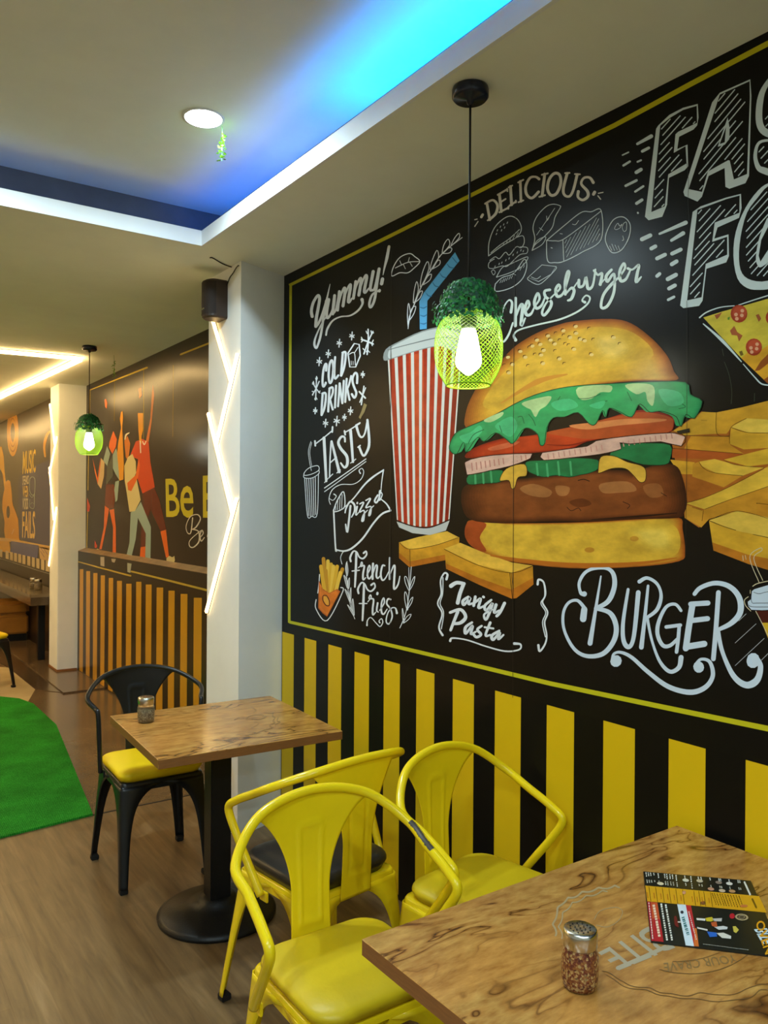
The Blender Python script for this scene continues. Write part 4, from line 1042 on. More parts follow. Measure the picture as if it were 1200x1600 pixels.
q3.lines([('350,1260 380,1240 410,1270 408,1420 380,1450 350,1400 350,1270', 6), ('345,1440 375,1480 405,1440', 6), ('350,1500 350,1590 400,1600 405,1450', 6), ('355,1560 380,1540 400,1560', 5)], '8c9a86', 2)
q3.poly('0,1950 120,1960 220,1980 640,2060 640,2110 240,2010 0,1990', 'd2a860', 3)
q3.poly('0,1990 110,1995 130,2130 0,2110', 'd39a2c', 3)
q3.poly('130,1990 455,2042 440,2195 118,2126', '4f5488', 3.2)
q3.poly('455,2042 640,2080 640,2240 470,2200', 'c2a070', 3)
q3.lines([('480,2070 520,2130', 5), ('500,2060 560,2150', 5), ('475,2110 520,2180', 5)], '6a5a70', 3.3)
q3.frame(0, 860, 6.1563)
for a, b in ((-30, -8), (-2, 24), (55, 85), (96, 126), (136, 165), (176, 206), (217, 246), (263, 294), (306, 336), (350, 380), (396, 428), (440, 474)):
    q3.poly([(a, -10 + a * 0.24), (b, -10 + b * 0.24), (b, 60 + b * 0.31), (a, 60 + a * 0.31)], 'cbb58a', 3.6)
q3.build('picture_sheet', m3, m3.location)
struct(boxo('trim_3', (XM3 - 0.02, YQ1 - 0.02, 0), (XM3, YE, ZB3 - 0.005), mat('dark_brown_panel', '2a1d12', 0.3)))

# ------------------------------------------------------------------ light bars zigzagging up the columns and across the ceiling
def zigzag(label, origin, nrm, bars, group, w=0.016, h=0.014, glow=None):
    """a fixture of straight glowing bars joined end to end"""
    nrm = Vector(nrm)
    t = thing('zigzag_light', label, 'light fixture', origin, 0, group)
    for a, b in bars:
        a, b = Vector(a), Vector(b)
        mid = (a + b) / 2
        u = b - a
        L_ = u.length
        u.normalize()
        s = nrm.cross(u).normalized()
        def blk(nm, h0, h1, wd, ln, m, parent, off):
            bm = bmesh.new()
            vs = []
            for hh in (h0, h1):
                for i, j in ((-1, -1), (1, -1), (1, 1), (-1, 1)):
                    vs.append(bm.verts.new(off + u * (i * ln / 2) + s * (j * wd / 2) + nrm * hh))
            for q in ((0, 1, 2, 3), (4, 5, 6, 7), (0, 1, 5, 4), (1, 2, 6, 5), (2, 3, 7, 6), (3, 0, 4, 7)):
                bm.faces.new([vs[i] for i in q])
            return obj(nm, bm, m, parent)
        base = mid - Vector(origin) * 1.0
        base -= nrm * base.dot(nrm)
        br = blk('light_bar', h * 0.18, h, w, L_, glow or M_BAR, t, base)
        blk('channel', 0.0, h * 0.18, w * 1.08, L_ + 0.004, M_RIM, br, base)
    return t
GZ = 'zigzag bar lights'
def on_face(px, X, y0, y1):
    p = on_x(*px, X)
    p.y = max(y0 + 0.013, min(y1 - 0.013, p.y))
    return p
near = [((334, 497), (364, 598)), ((374, 553), (341, 693)), ((328, 646), (366, 803)), ((373, 779), (323.5, 956))]
zigzag('zigzag of four warm glowing bars down the near white column below the speaker', (XP - 0.002, 3.92, 1.13), (-1, 0, 0), [(on_face(a, XP, YP0, YP1), on_face(b, XP, YP0, YP1)) for a, b in near], GZ, glow=M_BARC)
far = [((74.5, 634), (87, 694)), ((90.5, 683), (75.5, 741)), ((73.5, 731), (85.5, 812)), ((90, 793), (70.2, 882))]
zigzag('zigzag of four warm glowing bars down the far white column', (XQ - 0.002, 8.7, 1.1), (-1, 0, 0), [(on_face(a, XQ, YQ0, YQ1), on_face(b, XQ, YQ0, YQ1)) for a, b in far], GZ, w=0.024, glow=M_BARC)
tip = on_z(128, 557, ZS)
a1, b1 = on_z(-190, 528, ZS), on_z(-120, 675, ZS)
zigzag('pointed V of two warm glowing bars across the ceiling of the far room', (tip.x, tip.y, ZS - 0.003), (0, 0, -1), [(a1, tip), (tip + (b1 - tip).normalized() * 0.05, b1)], GZ, w=0.036, h=0.028)
for k, (x0, y0) in enumerate(((-0.9, 4.6), (-2.0, 4.8), (0.0, 9.4), (-1.4, 8.4))):  # unseen bars, added to warm and brighten the far bay
    pts = [Vector((x0, y0, ZS - 0.003)), Vector((x0 - 1.1, y0 + 0.9, ZS)), Vector((x0 + 0.1, y0 + 2.0, ZS)), Vector((x0 - 1.0, y0 + 3.4, ZS))]
    zigzag('unseen zigzag of warm glowing bars added on the far room ceiling', pts[0], (0, 0, -1), list(zip(pts, pts[1:])), GZ, w=0.036, h=0.028)

# ------------------------------------------------------------------ speaker and its cable on the column
ys_, zt_, zb_ = 3.93, on_x(335, 437, XP - 0.06).z, on_x(335, 497, XP - 0.06).z
sp = thing('wall_speaker', 'small dark curved wall speaker at the top of the near white column', 'speaker', (XP, ys_, (zt_ + zb_) / 2))
hh = (zt_ - zb_) / 2
def speaker_ring(k, z):
    pts = [(0.0, -0.058 * k), (0.0, 0.058 * k)]
    for i in range(13):
        a = math.pi / 2 - math.pi * i / 12
        pts.append((-0.06 * k - 0.05 * k * math.cos(a), 0.058 * k * math.sin(a)))
    return [(x, y, z) for x, y in pts]
bm = bmesh.new()
rows = [[bm.verts.new(p) for p in speaker_ring(k, z)] for k, z in ((0.9, -hh), (1, -hh + 0.008), (1, hh - 0.008), (0.88, hh))]
for a, b in zip(rows, rows[1:]):
    for i in range(len(a)):
        bm.faces.new((a[i], a[(i + 1) % len(a)], b[(i + 1) % len(b)], b[i]))
bm.faces.new(rows[0][::-1])
bm.faces.new(rows[-1])
obj('cabinet', bm, M_DARKPL, sp)
bm = bmesh.new()
rows = [[bm.verts.new((x * 1.02 - 0.001, y * 1.0, z)) for x, y, z in speaker_ring(1.0, z)[2:]] for z in (-hh + 0.018, hh - 0.014)]
for i in range(len(rows[0]) - 1):
    bm.faces.new((rows[0][i], rows[0][i + 1], rows[1][i + 1], rows[1][i]))
obj('grille', bm, M_GRILLE, sp)
obj('badge', box(bmesh.new(), (-0.1135, -0.02, -hh + 0.04), (-0.111, 0.015, -hh + 0.048)), M_STEEL, sp)
cz = ZS - 0.004
c0, c1, c2 = on_z(328, 403, cz), on_z(352, 414, cz), on_z(378, 421, cz)
path = [c0, on_z(333, 403.5, cz), c1, c2, Vector((XP - 0.006, 3.73, ZS - 0.02)), on_x(364, 427, XP - 0.006), on_x(359, 434, XP - 0.006), on_x(354, 446, XP - 0.006), Vector((XP - 0.012, ys_ - 0.05, zt_ - 0.015))]
cb = obj('speaker_cable', tube(bmesh.new(), spline(path, 6), 0.0028, 6), M_CORD, None, True)
tag(cb, 'thin black speaker wire running over the ceiling and down the near column', 'cable')

# ------------------------------------------------------------------ pineapple pendant lamps
def z_at(px, py, X, Y):
    d = ray(px, py)
    return CAM_H + (X * d.x + Y * d.y) / (d.x ** 2 + d.y ** 2) * d.z
def pendant(x, y, zc, label, seed):
    """zc = height of the middle of the wire shade"""
    t = thing('pendant_lamp', label, 'lamp', (x, y, ZS), 0, 'green wire pendant lamps')
    rnd = random.Random(seed)
    K = 2.57e-4
    prof = [(190, 640), (270, 700), (330, 760), (368, 850), (385, 950), (389, 1080), (378, 1200), (345, 1310), (295, 1400), (252, 1470)]
    zmid = 1050
    Z = lambda yy: zc - ZS - (yy - zmid) * K
    P2 = spline([(w * K, Z(yy)) for w, yy in prof], 3)
    obj('canopy', lathe(bmesh.new(), [(0.052, 0), (0.054, -0.006), (0.054, -0.026), (0.047, -0.034), (0.012, -0.036), (0.009, -0.046), (0.004, -0.05)], 32), M_CANOPY, t, True)
    obj('cord', tube(bmesh.new(), [(0, 0, -0.045), (0, 0, Z(600))], 0.0033, 8), M_CORD, t, True)
    bm = bmesh.new()
    nh, tw = 40, 2 * math.pi * 0.62
    m = len(P2)
    for sgn in (1, -1):
        for h in range(nh):
            a0 = 2 * math.pi * h / nh
            pts = []
            for i in range(m):
                a = a0 + sgn * tw * i / (m - 1) * 0.8
                pts.append((P2[i][0] * math.cos(a), P2[i][0] * math.sin(a), P2[i][1]))
            tube(bm, pts, 0.00068, 4, cap=False)
    for r_, z_ in (P2[0], P2[-1]):
        n = 40
        ring = [(r_ * math.cos(2 * math.pi * i / n), r_ * math.sin(2 * math.pi * i / n), z_) for i in range(n + 1)]
        tube(bm, ring, 0.002, 6, cap=False)
    obj('wire_mesh', bm, M_WIRE, t)
    obj('socket', lathe(bmesh.new(), [(0.01, Z(585)), (0.023, Z(600)), (0.0235, Z(790)), (0.019, Z(830))], 20), M_SOCK, t, True)
    obj('bulb', lathe(bmesh.new(), [(w * K, Z(yy)) for w, yy in ((14, 1352), (45, 1335), (85, 1300), (128, 1262), (149, 1215), (150, 1180), (137, 1100), (117, 1000), (97, 900), (82, 842), (70, 828))], 24), M_BULB, t, True)
    for nm, m_, cnt, sd in (('foliage', M_LEAF2, 620, 1), ('foliage', M_LEAF, 620, 2)):
        bm = bmesh.new()
        rr = random.Random(seed * 10 + sd)
        for i in range(cnt):
            # a dome over the shade's shoulders
            a = rr.random() * 2 * math.pi
            q = rr.random() ** 0.6
            if rr.random() < 0.28:
                r_, z_ = K * (300 + 120 * rr.random()), Z(560 + 190 * rr.random())
            else:
                r_ = K * 335 * q
                z_ = Z(560 - 300 * math.sqrt(max(0, 1 - q * q)) + 90 * rr.random())
            p = Vector((r_ * math.cos(a), r_ * math.sin(a), z_))
            nrm = Vector((math.cos(a) * (0.4 + q), math.sin(a) * (0.4 + q), 0.9 - q + rr.uniform(-0.5, 0.5))).normalized()
            u = nrm.cross(Vector((rr.uniform(-1, 1), rr.uniform(-1, 1), rr.uniform(-1, 1)))).normalized()
            v = nrm.cross(u)
            L_, w_ = rr.uniform(0.007, 0.0115), rr.uniform(0.0035, 0.0055)
            pts = [p - u * L_ * 0.9, p - u * L_ * 0.3 + v * w_ + nrm * 0.0015, p + u * L_ * 0.5 + v * w_ * 0.9 + nrm * 0.002, p + u * L_, p + u * L_ * 0.5 - v * w_ * 0.9 + nrm * 0.002, p - u * L_ * 0.3 - v * w_ + nrm * 0.0015]
            bm.faces.new([bm.verts.new(w) for w in pts])
        obj(nm, bm, m_, t)
    return t
pc = on_z(735, 138, ZS)
pendant(pc.x, pc.y, z_at(731, 545, pc.x, pc.y), 'big lime green wire pendant lamp with leafy top in front of the burger mural', 1)
pd = on_z(140, 541, ZS)
pendant(pd.x, pd.y, z_at(139, 688, pd.x, pd.y), 'small far lime green wire pendant lamp hanging before the cheering people mural', 2)

# small leaf sprigs hanging from the ceiling
def sprig(x, y, z, ln, label, seed):
    t = thing('leaf_sprig', label, 'artificial vine', (x, y, z))
    rr = random.Random(seed)
    obj('stem', tube(bmesh.new(), [(0, 0, 0.0), (0.003, 0.0, -ln * 0.4), (0.001, 0.003, -ln)], 0.0012, 5), M_LEAF, t)
    bm = bmesh.new()
    for i in range(46):
        k = 0.25 + 0.75 * i / 45
        p = Vector((rr.uniform(-0.009, 0.009), rr.uniform(-0.009, 0.009), -ln * k))
        u = Vector((rr.uniform(-1, 1), rr.uniform(-1, 1), rr.uniform(-0.7, 0.5))).normalized()
        v = u.cross(Vector((0.2, 0.3, 1))).normalized()
        bm.faces.new([bm.verts.new(q) for q in (p, p + u * 0.007 + v * 0.005, p + u * 0.015, p + u * 0.007 - v * 0.005)])
    obj('foliage', bm, M_LEAF3, t)
v0 = on_z(347, 197, ZT)
sprig(v0.x, v0.y, ZT, ZT - z_at(345, 251, v0.x, v0.y), 'little green leaf sprig dangling beside the glowing tray downlight', 5)
v1 = on_z(178, 555, ZS)
sprig(v1.x, v1.y, ZS, ZS - z_at(177, 592, v1.x, v1.y), 'little leaf sprig dangling by the cheering people mural', 6)

# ------------------------------------------------------------------ sheet-steel armchairs
SHAPE_Y = dict(A=(-0.025, 0.25, 0.44), B=(0.125, 0.276, 0.645), W=(-0.108, 0.262, 0.757), T=(-0.195, 0, 0.867), FF=(0.235, 0.245), FR=(-0.215, 0.222))
SHAPE_K = dict(A=(0.0, 0.225, 0.46), B=(0.006, 0.238, 0.722), W=(-0.09, 0.262, 0.785), T=(-0.232, 0, 0.873), FF=(0.245, 0.2), FR=(-0.205, 0.22))
def solid(o, th):
    md = o.modifiers.new('thickness', 'SOLIDIFY')
    md.thickness = th
    md.offset = 0
    return o
def rounded(hx0, hx1, hy, r, n=5):
    """rounded rectangle outline: x from -hx0 to hx1, y +-hy"""
    pts = []
    for cx, cy, a0 in ((hx1 - r, hy - r, 0), (-hx0 + r, hy - r, 90), (-hx0 + r, -hy + r, 180), (hx1 - r, -hy + r, 270)):
        for i in range(n + 1):
            a = R(a0 + 90 * i / n)
            pts.append((cx + r * math.cos(a), cy + r * math.sin(a)))
    return pts
SHAPE_T = dict(SHAPE_Y, B=(0.125, 0.288, 0.692), W=(-0.108, 0.268, 0.803), T=(-0.195, 0, 0.852))
def armchair(label, S, loc, deg, mf, mc, cush_h, group, cush='bulge'):
    t = thing('armchair', label, 'chair', loc, R(deg), group)
    A, B, Wd, T = S['A'], S['B'], S['W'], S['T']
    black = S is SHAPE_K
    # tube running from one seat side over the back to the other
    def half(s):
        mid = (T[0] + (Wd[0] - T[0]) * 0.22, Wd[1] * 0.62, T[2] - (T[2] - Wd[2]) * 0.28)
        if black:
            q = [A, ((A[0] + B[0]) / 2 + 0.004, (A[1] + B[1]) / 2, (A[2] + B[2]) / 2), B, (B[0] - 0.02, B[1] + 0.006, B[2] + 0.02), Wd, mid]
        else:
            k1 = tuple(B[i] + (A[i] - B[i]) * 0.36 for i in range(3))
            k2 = tuple(B[i] + (Wd[i] - B[i]) * 0.26 for i in range(3))
            bm_ = tuple(B[i] + 0.3 * ((k1[i] + k2[i]) / 2 - B[i]) for i in range(3))
            q = [A, tuple(B[i] + (A[i] - B[i]) * 0.68 for i in range(3)), k1, bm_, k2, tuple(B[i] + (Wd[i] - B[i]) * 0.62 for i in range(3)), Wd, mid]
        return [(p[0], p[1] * s, p[2]) for p in q]
    path = half(-1) + [T] + half(1)[::-1]
    rail = spline(path, 7)
    obj('back_rail', tube(bmesh.new(), rail, 0.0108 if black else 0.0132, 14), mf, t, True)
    for s in (-1, 1):
        obj('rail_bracket', box(bmesh.new(), (A[0] - 0.02, s * (A[1] - 0.012) - 0.004, A[2] - 0.02), (A[0] + 0.02, s * (A[1] - 0.012) + 0.004, A[2] + 0.012), 0.002), mf, t)
    # splat, flaring towards the tube, with a pressed panel
    top = [p for p in rail if p[2] > Wd[2] - 0.001 and p[0] < Wd[0] + 0.005]
    top.sort(key=lambda p: p[1])
    def rail_at(y):
        for a, b in zip(top, top[1:]):
            if a[1] <= y <= b[1]:
                k = (y - a[1]) / max(1e-6, b[1] - a[1])
                return Vector([a[i] + (b[i] - a[i]) * k for i in range(3)])
        return Vector(top[0] if y < 0 else top[-1])
    bm = bmesh.new()
    nu, nv = 28, 40
    grid = []
    for j in range(nv + 1):
        v = j / nv
        hw = 0.056 + 0.006 * (1 - v) + 0.118 * max(0, (v - 0.38) / 0.62) ** 1.9
        row = []
        for i in range(nu + 1):
            u = -1 + 2 * i / nu
            y = u * hw
            b = Vector((-0.186, y, 0.418))
            tp = rail_at(u * 0.18 if v > 0.995 else y * (1 if v < 0.5 else 1))
            p = Vector((b.x + (tp.x - b.x) * v - 0.005 * math.sin(math.pi * v), y, b.z + (tp.z - 0.004 - b.z) * v))
            # pressed ridge: a rounded frame
            fx, fv = abs(y) - (0.031 + 0.012 * max(0, v - 0.4)), v
            d1 = abs(fx) if 0.2 < v < 0.8 else 9
            d2 = min(abs(v - 0.2), abs(v - 0.8)) * 0.42 if fx < 0.004 else 9
            d = min(d1, d2)
            p.x += 0.0042 * math.exp(-(d / 0.0045) ** 2)
            row.append(bm.verts.new(p))
        grid.append(row)
    for a, b in zip(grid, grid[1:]):
        for i in range(nu):
            bm.faces.new((a[i], a[i + 1], b[i + 1], b[i]))
    solid(obj('backrest', bm, mf, t, True), 0.002)
    # seat pan with a turned-down skirt
    bm = bmesh.new()
    o0 = rounded(0.176, 0.19, 0.186, 0.026)
    levels = [(0.90, 0.452), (0.975, 0.452), (0.998, 0.445), (1.0, 0.412)]
    rows = [[bm.verts.new((x * k, y * k, z)) for x, y in o0] for k, z in levels]
    for a, b in zip(rows, rows[1:]):
        for i in range(len(a)):
            bm.faces.new((a[i], a[(i + 1) % len(a)], b[(i + 1) % len(b)], b[i]))
    bm.faces.new(rows[0])
    obj('seat', bm, mf, t, True)
    # pressed-steel legs: two tapering flanges meeting at a rounded corner, arching into the skirt
    for sx, sy, foot in ((1, 1, S['FF']), (1, -1, S['FF']), (-1, 1, S['FR']), (-1, -1, S['FR'])):
        bm = bmesh.new()
        hx = 0.191 if sx > 0 else 0.177
        c_top = Vector((sx * hx, sy * 0.187, 0.436))
        c_bot = Vector((foot[0], sy * foot[1], 0.018))
        n = 26
        rows = []
        for j in range(n + 1):
            k = j / n
            c = c_top.lerp(c_bot, k)
            w = 0.031 + 0.012 * (1 - k) + 0.15 * math.exp(-(k / 0.115) ** 0.8)
            w = min(w, 0.185)
            e = 0.016
            rows.append([bm.verts.new(c + Vector(d)) for d in ((-sx * w, 0, 0), (-sx * (w * 0.55 + e * 0.4), 0, 0), (-sx * e, 0, 0), (-sx * e * 0.3, -sy * e * 0.3, 0), (0, -sy * e, 0), (0, -sy * (w * 0.55 + e * 0.4), 0), (0, -sy * w, 0))])
        for a, b in zip(rows, rows[1:]):
            for i in range(6):
                bm.faces.new((a[i], a[i + 1], b[i + 1], b[i]))
        lg = solid(obj('leg', bm, mf, t, True), 0.003)
        bm = bmesh.new()
        box(bm, (min(c_bot.x, c_bot.x - sx * 0.034), min(c_bot.y, c_bot.y - sy * 0.034), 0.0), (max(c_bot.x, c_bot.x - sx * 0.034), max(c_bot.y, c_bot.y - sy * 0.034), 0.022), 0.003)
        obj('rubber_foot', bm, M_RUBBER, lg)
    # cushion
    bm = bmesh.new()
    nr = 12
    ol = rounded(0.17, 0.194, 0.19, 0.05 if black else 0.075, 7)
    rows = []
    for j in range(nr + 1):
        a = math.pi * 0.5 * j / nr
        k = math.cos(a) ** 0.42 if j < nr else 0.0
        z = 0.452 + cush_h * (0.42 + 0.58 * math.sin(a) ** 0.75)
        rows.append([bm.verts.new((x * k, y * k, z)) for x, y in ol] if j < nr else [bm.verts.new((0, 0, 0.452 + cush_h))])
    low = [bm.verts.new((x * 0.93, y * 0.93, 0.4525)) for x, y in ol]
    rows.insert(0, low)
    for a, b in zip(rows, rows[1:]):
        for i in range(len(a)):
            if len(b) > 1:
                bm.faces.new((a[i], a[(i + 1) % len(a)], b[(i + 1) % len(b)], b[i]))
            else:
                bm.faces.new((a[i], a[(i + 1) % len(a)], b[0]))
    bm.faces.new(low[::-1])
    obj('cushion', bm, mc, t, True)
    return t, rail
GY = 'yellow steel armchairs'
ch1, rail1 = armchair('yellow armchair with yellow seat and chipped paint on its rail, at the wooden table corner', SHAPE_Y, (1.098, 1.743, 0), -90.2, M_YEL, M_CUSH_Y, 0.052, GY)
armchair('yellow steel armchair with yellow seat, tucked in beside the striped wall', SHAPE_Y, (1.672, 1.866, 0), -79, M_YEL, M_CUSH_Y, 0.052, GY)
armchair('yellow steel armchair with black leather seat, turned towards the farther table', SHAPE_T, (1.352, 2.325, 0), 98, M_YEL, M_CUSH_K, 0.062, GY)
armchair('black steel armchair with bright yellow seat pad behind the farther table', SHAPE_K, (1.226, 3.659, 0), -91.5, M_BLK, M_CUSH_KY, 0.058, 'black steel armchairs')
ff = on_z(14, 1073, 0.004)
armchair('black steel armchair with yellow seat standing at the far granite table', SHAPE_K, (ff.x - 0.23, ff.y + 0.1, 0.0), 12, M_BLK, M_CUSH_KY, 0.055, 'black steel armchairs')
# the worn patch on the near chair's rail
cand = [Vector(p) for p in rail1]
inv = ch1.matrix_basis
def chip_t(px):
    best = min(range(len(cand)), key=lambda i: abs(_proj(inv @ cand[i])[0] - px) + (0 if cand[i].y > 0 and cand[i].z > 0.67 else 1e4))
    return best
def _proj(p):
    v = Vector(p) - EYE
    d = v.dot(FWD)
    return 600 + FPX * v.dot(RGT) / d, 800 - FPX * v.dot(UPV) / d
i0, i1 = sorted((chip_t(640), chip_t(678)))
if i1 - i0 < 2:
    i1 = i0 + 2
bm = bmesh.new()
seg = [cand[i] for i in range(i0, i1 + 1)]
fine = spline(seg, 6)
rows = []
crnd = random.Random(3)
for i, p in enumerate(fine):
    p = Vector(p)
    tn = (Vector(fine[min(i + 1, len(fine) - 1)]) - Vector(fine[max(i - 1, 0)])).normalized()
    out = (EYE - (inv @ p)).normalized()
    out = (inv.to_3x3().inverted() @ out + Vector((0, 0, 0.75))).normalized()
    out = (out - tn * out.dot(tn)).normalized()
    sd = tn.cross(out)
    j = crnd.uniform(-0.12, 0.12)
    rows.append([bm.verts.new(p + (out * math.cos(a) + sd * math.sin(a)) * 0.0136) for a in (-0.62 + j, -0.3, 0.0, 0.3, 0.6 - j)])
for a, b in zip(rows, rows[1:]):
    for i in range(4):
        bm.faces.new((a[i], a[i + 1], b[i + 1], b[i]))
obj('paint_chip', bm, M_SCUFF, ch1, True)

# ------------------------------------------------------------------ tables
def tabletop(sx, sy, z0, z1, t):
    bm = bmesh.new()
    box(bm, (-sx / 2, -sy / 2, z0), (sx / 2, sy / 2, z1))
    for f in bm.faces:
        f.normal_update()
        f.material_index = 0 if abs(f.normal.z) > 0.5 else 1
    bmesh.ops.recalc_face_normals(bm, faces=bm.faces)
    bmesh.ops.bevel(bm, geom=list(bm.edges), offset=0.0015, segments=1, affect='EDGES')
    return obj('tabletop', bm, [M_TABLE, M_EDGE], t)
def pedestal(t, z0, off, w=0.085, r_=0.235):
    bm = bmesh.new()
    box(bm, (off[0] - w / 2, off[1] - w / 2, 0.05), (off[0] + w / 2, off[1] + w / 2, z0), 0.004)
    obj('column', bm, M_IRON, t)
    obj('base', lathe(bmesh.new(), [(r_, 0), (r_ + 0.002, 0.012), (r_ * 0.93, 0.024), (r_ * 0.55, 0.045), (0.075, 0.062), (0.072, 0.075), (0.03, 0.076)], 56, (off[0], off[1], 0)), M_IRON, t, True)
    obj('top_plate', box(bmesh.new(), (off[0] - 0.17, off[1] - 0.17, z0 - 0.006), (off[0] + 0.17, off[1] + 0.17, z0)), M_IRON, t)
ZF, ZN = 0.76, 0.765
cf = [on_z(x, y, ZF) for x, y in ((180, 1117), (425, 1087), (532, 1142), (238, 1190))]
ctr = sum((Vector(p) for p in cf), Vector()) / 4
ex = ((cf[1] - cf[0]) + (cf[2] - cf[3])) / 2
ey = ((cf[0] - cf[3]) + (cf[1] - cf[2])) / 2
ta = thing('dining_table', 'square wooden table on a black pedestal beside the near white column, chilli jar on it', 'table', (ctr.x, ctr.y, 0), math.atan2(ex.y, ex.x), 'olive wood tables')
tabletop(ex.length, ey.length, ZF - 0.034, ZF, ta)
pedestal(ta, ZF - 0.034, (-0.03, -0.03))
nb = [on_z(x, y, ZN) for x, y in ((565, 1467), (1048, 1293))]
ang = math.atan2(nb[1].y - nb[0].y, nb[1].x - nb[0].x)
LW, LD = 1.055, 0.70
u_ = Vector((math.cos(ang), math.sin(ang), 0))
v_ = Vector((math.sin(ang), -math.cos(ang), 0))
o_ = Vector((nb[0].x, nb[0].y, 0)) + u_ * LW / 2 + v_ * LD / 2
tb = thing('dining_table', 'large wooden table with engraved logo, menu card and chilli jar, by the burger mural', 'table', (o_.x, o_.y, 0), ang, 'olive wood tables')
tabletop(LW, LD, ZN - 0.034, ZN, tb)
pedestal(tb, ZN - 0.034, (0, 0))

# the logo printed into the tops
def logo(t, zz, fr, pieces):
    for name, draw in pieces:
        p = Print(lambda x, y: on_z(x, y, zz + 0.0002), (0, 0, 1), 0.3)
        p.frame(*fr)
        draw(p)
        o = p.build(name, None)
        o.data.transform(Matrix.Rotation(-t.rotation_euler.z, 4, 'Z') @ Matrix.Translation(-t.location))
        o.parent = t
LT, DK = 'a58e66', '6b4c28'
def wav(pts, w, c, n, amp):
    sm = spline([tuple(float(q) for q in s.split(',')) for s in pts.split()], 10)
    return lambda p: p.line([(x + amp * math.sin(i * n), y + amp * math.cos(i * n)) for i, (x, y) in enumerate(sm)], w, c, 1, k=2)
def ln(pts, w, c=DK):
    return lambda p: p.line(pts, w, c, 1)
logo(tb, ZN, (850, 1380, 3.4286), [
    ('logo_wave', wav('62,275 55,200 95,110 160,72 240,42 330,25 405,18', 10, LT, 0.62, 6)), ('logo_wave', wav('95,290 85,215 120,140 180,95 260,62 340,40', 7, LT, 0.62, 6)),
    ('logo_wave', wav('312,468 380,498 450,545 560,562 640,588 760,602 860,588 960,602 1060,580 1130,548 1230,545', 4, DK, 0.5, 3)), ('logo_wave', wav('335,490 430,552 560,578 650,606 780,618 920,632 1080,620 1160,575 1230,570', 4, DK, 0.5, 3)),
    ('logo_arc', ln('620,463 700,480 820,485 930,466 1020,430 1090,385', 4)), ('logo_arc', ln('690,420 760,418 860,400 940,372', 3)),
    ('logo_word', lambda p: p.text('YOUR CRAVE', '1040,424 646,476 640,428 1018,382', '86673c', 1, 0.0)),
    ('logo_word', lambda p: (p.text('BITE', '705,345 400,468 290,372 560,232', 'a89a80', 0.5, 0.01), p.line('395,455 520,402 650,342', 22, 'a89a80', 0.6))),
    ('logo_ring', ln('270,195 300,150 380,130 420,150 400,200 340,235 280,225', 3, LT))])
FK = '7a5a34'
logo(ta, ZF, (300, 1080, 5), [('logo_ring', ln('330,225 372,205', 4, FK)), ('logo_ring', ln('425,222 440,200 500,186 560,190 572,205 520,220 450,218', 4, FK)),
    ('logo_wave', ln('640,165 628,195 650,205 630,235 650,245 605,270 630,288 560,305 500,330 420,350', 4, FK)), ('logo_wave', ln('675,205 665,235 690,240 650,262', 4, FK)),
    ('logo_mark', ln('470,130 500,150 480,165', 3, FK)), ('logo_mark', ln('570,165 600,175 640,170', 3, FK)), ('logo_mark', ln('460,290 520,255 480,240', 3, FK)), ('logo_mark', ln('380,415 420,400', 3, FK)), ('logo_mark', ln('640,375 670,360', 2, FK))])

# ------------------------------------------------------------------ chilli and herb jars
def jar(label, x, y, z, r_, h, fill, k=0.8):
    t = thing('seasoning_jar', label, 'jar', (x, y, z), 0, 'glass seasoning jars')
    b = h * 0.72
    prof = [(r_ * 0.82, 0.0), (r_ * 0.92, 0.004), (r_ * 0.99, b * 0.25), (r_, b * 0.55), (r_ * 0.97, b * 0.8), (r_ * 0.84, b), (r_ * 0.83, b + 0.004)]
    obj('glass_body', lathe(bmesh.new(), prof, 96, ribs=16, ribd=0.012), M_GLASS, t, True)
    obj('filling', lathe(bmesh.new(), [(r_ * 0.78, 0.003), (r_ * 0.89, 0.006)] + [(q * 0.972, zz) for q, zz in prof[2:] if zz < b * k - 0.001] + [(r_ * (0.83 if k > 0.9 else 0.93), b * k)], 40), fill, t, True)
    lid = obj('lid', lathe(bmesh.new(), [(r_ * 0.88, b - 0.002), (r_ * 0.93, b), (r_ * 0.94, h * 0.93), (r_ * 0.9, h * 0.985), (r_ * 0.82, h), (r_ * 0.3, h - 0.001)], 48), M_STEEL, t, True)
    bm = bmesh.new()
    for rad, n in ((0.0, 1), (0.28, 6), (0.55, 12)):
        for i in range(n):
            a = 2 * math.pi * i / n
            lathe(bm, [(0.0017, h + 0.0001), (0.0016, h + 0.0003)], 8, (r_ * rad * math.cos(a), r_ * rad * math.sin(a), 0))
    obj('hole_pattern', bm, M_RUBBER, lid)
    return t
j0 = on_z(906, 1541, ZN)
jar('glass jar of red chilli flakes with metal lid on the large table by the menu', j0.x, j0.y, ZN, 0.0335, 0.108, M_FLAKES, 0.99)
j1 = on_z(228, 1128, ZF)
jar('glass jar of pale dried herbs with metal lid on the smaller square table', j1.x, j1.y, ZF, 0.0345, 0.104, M_HERBS, 0.72)

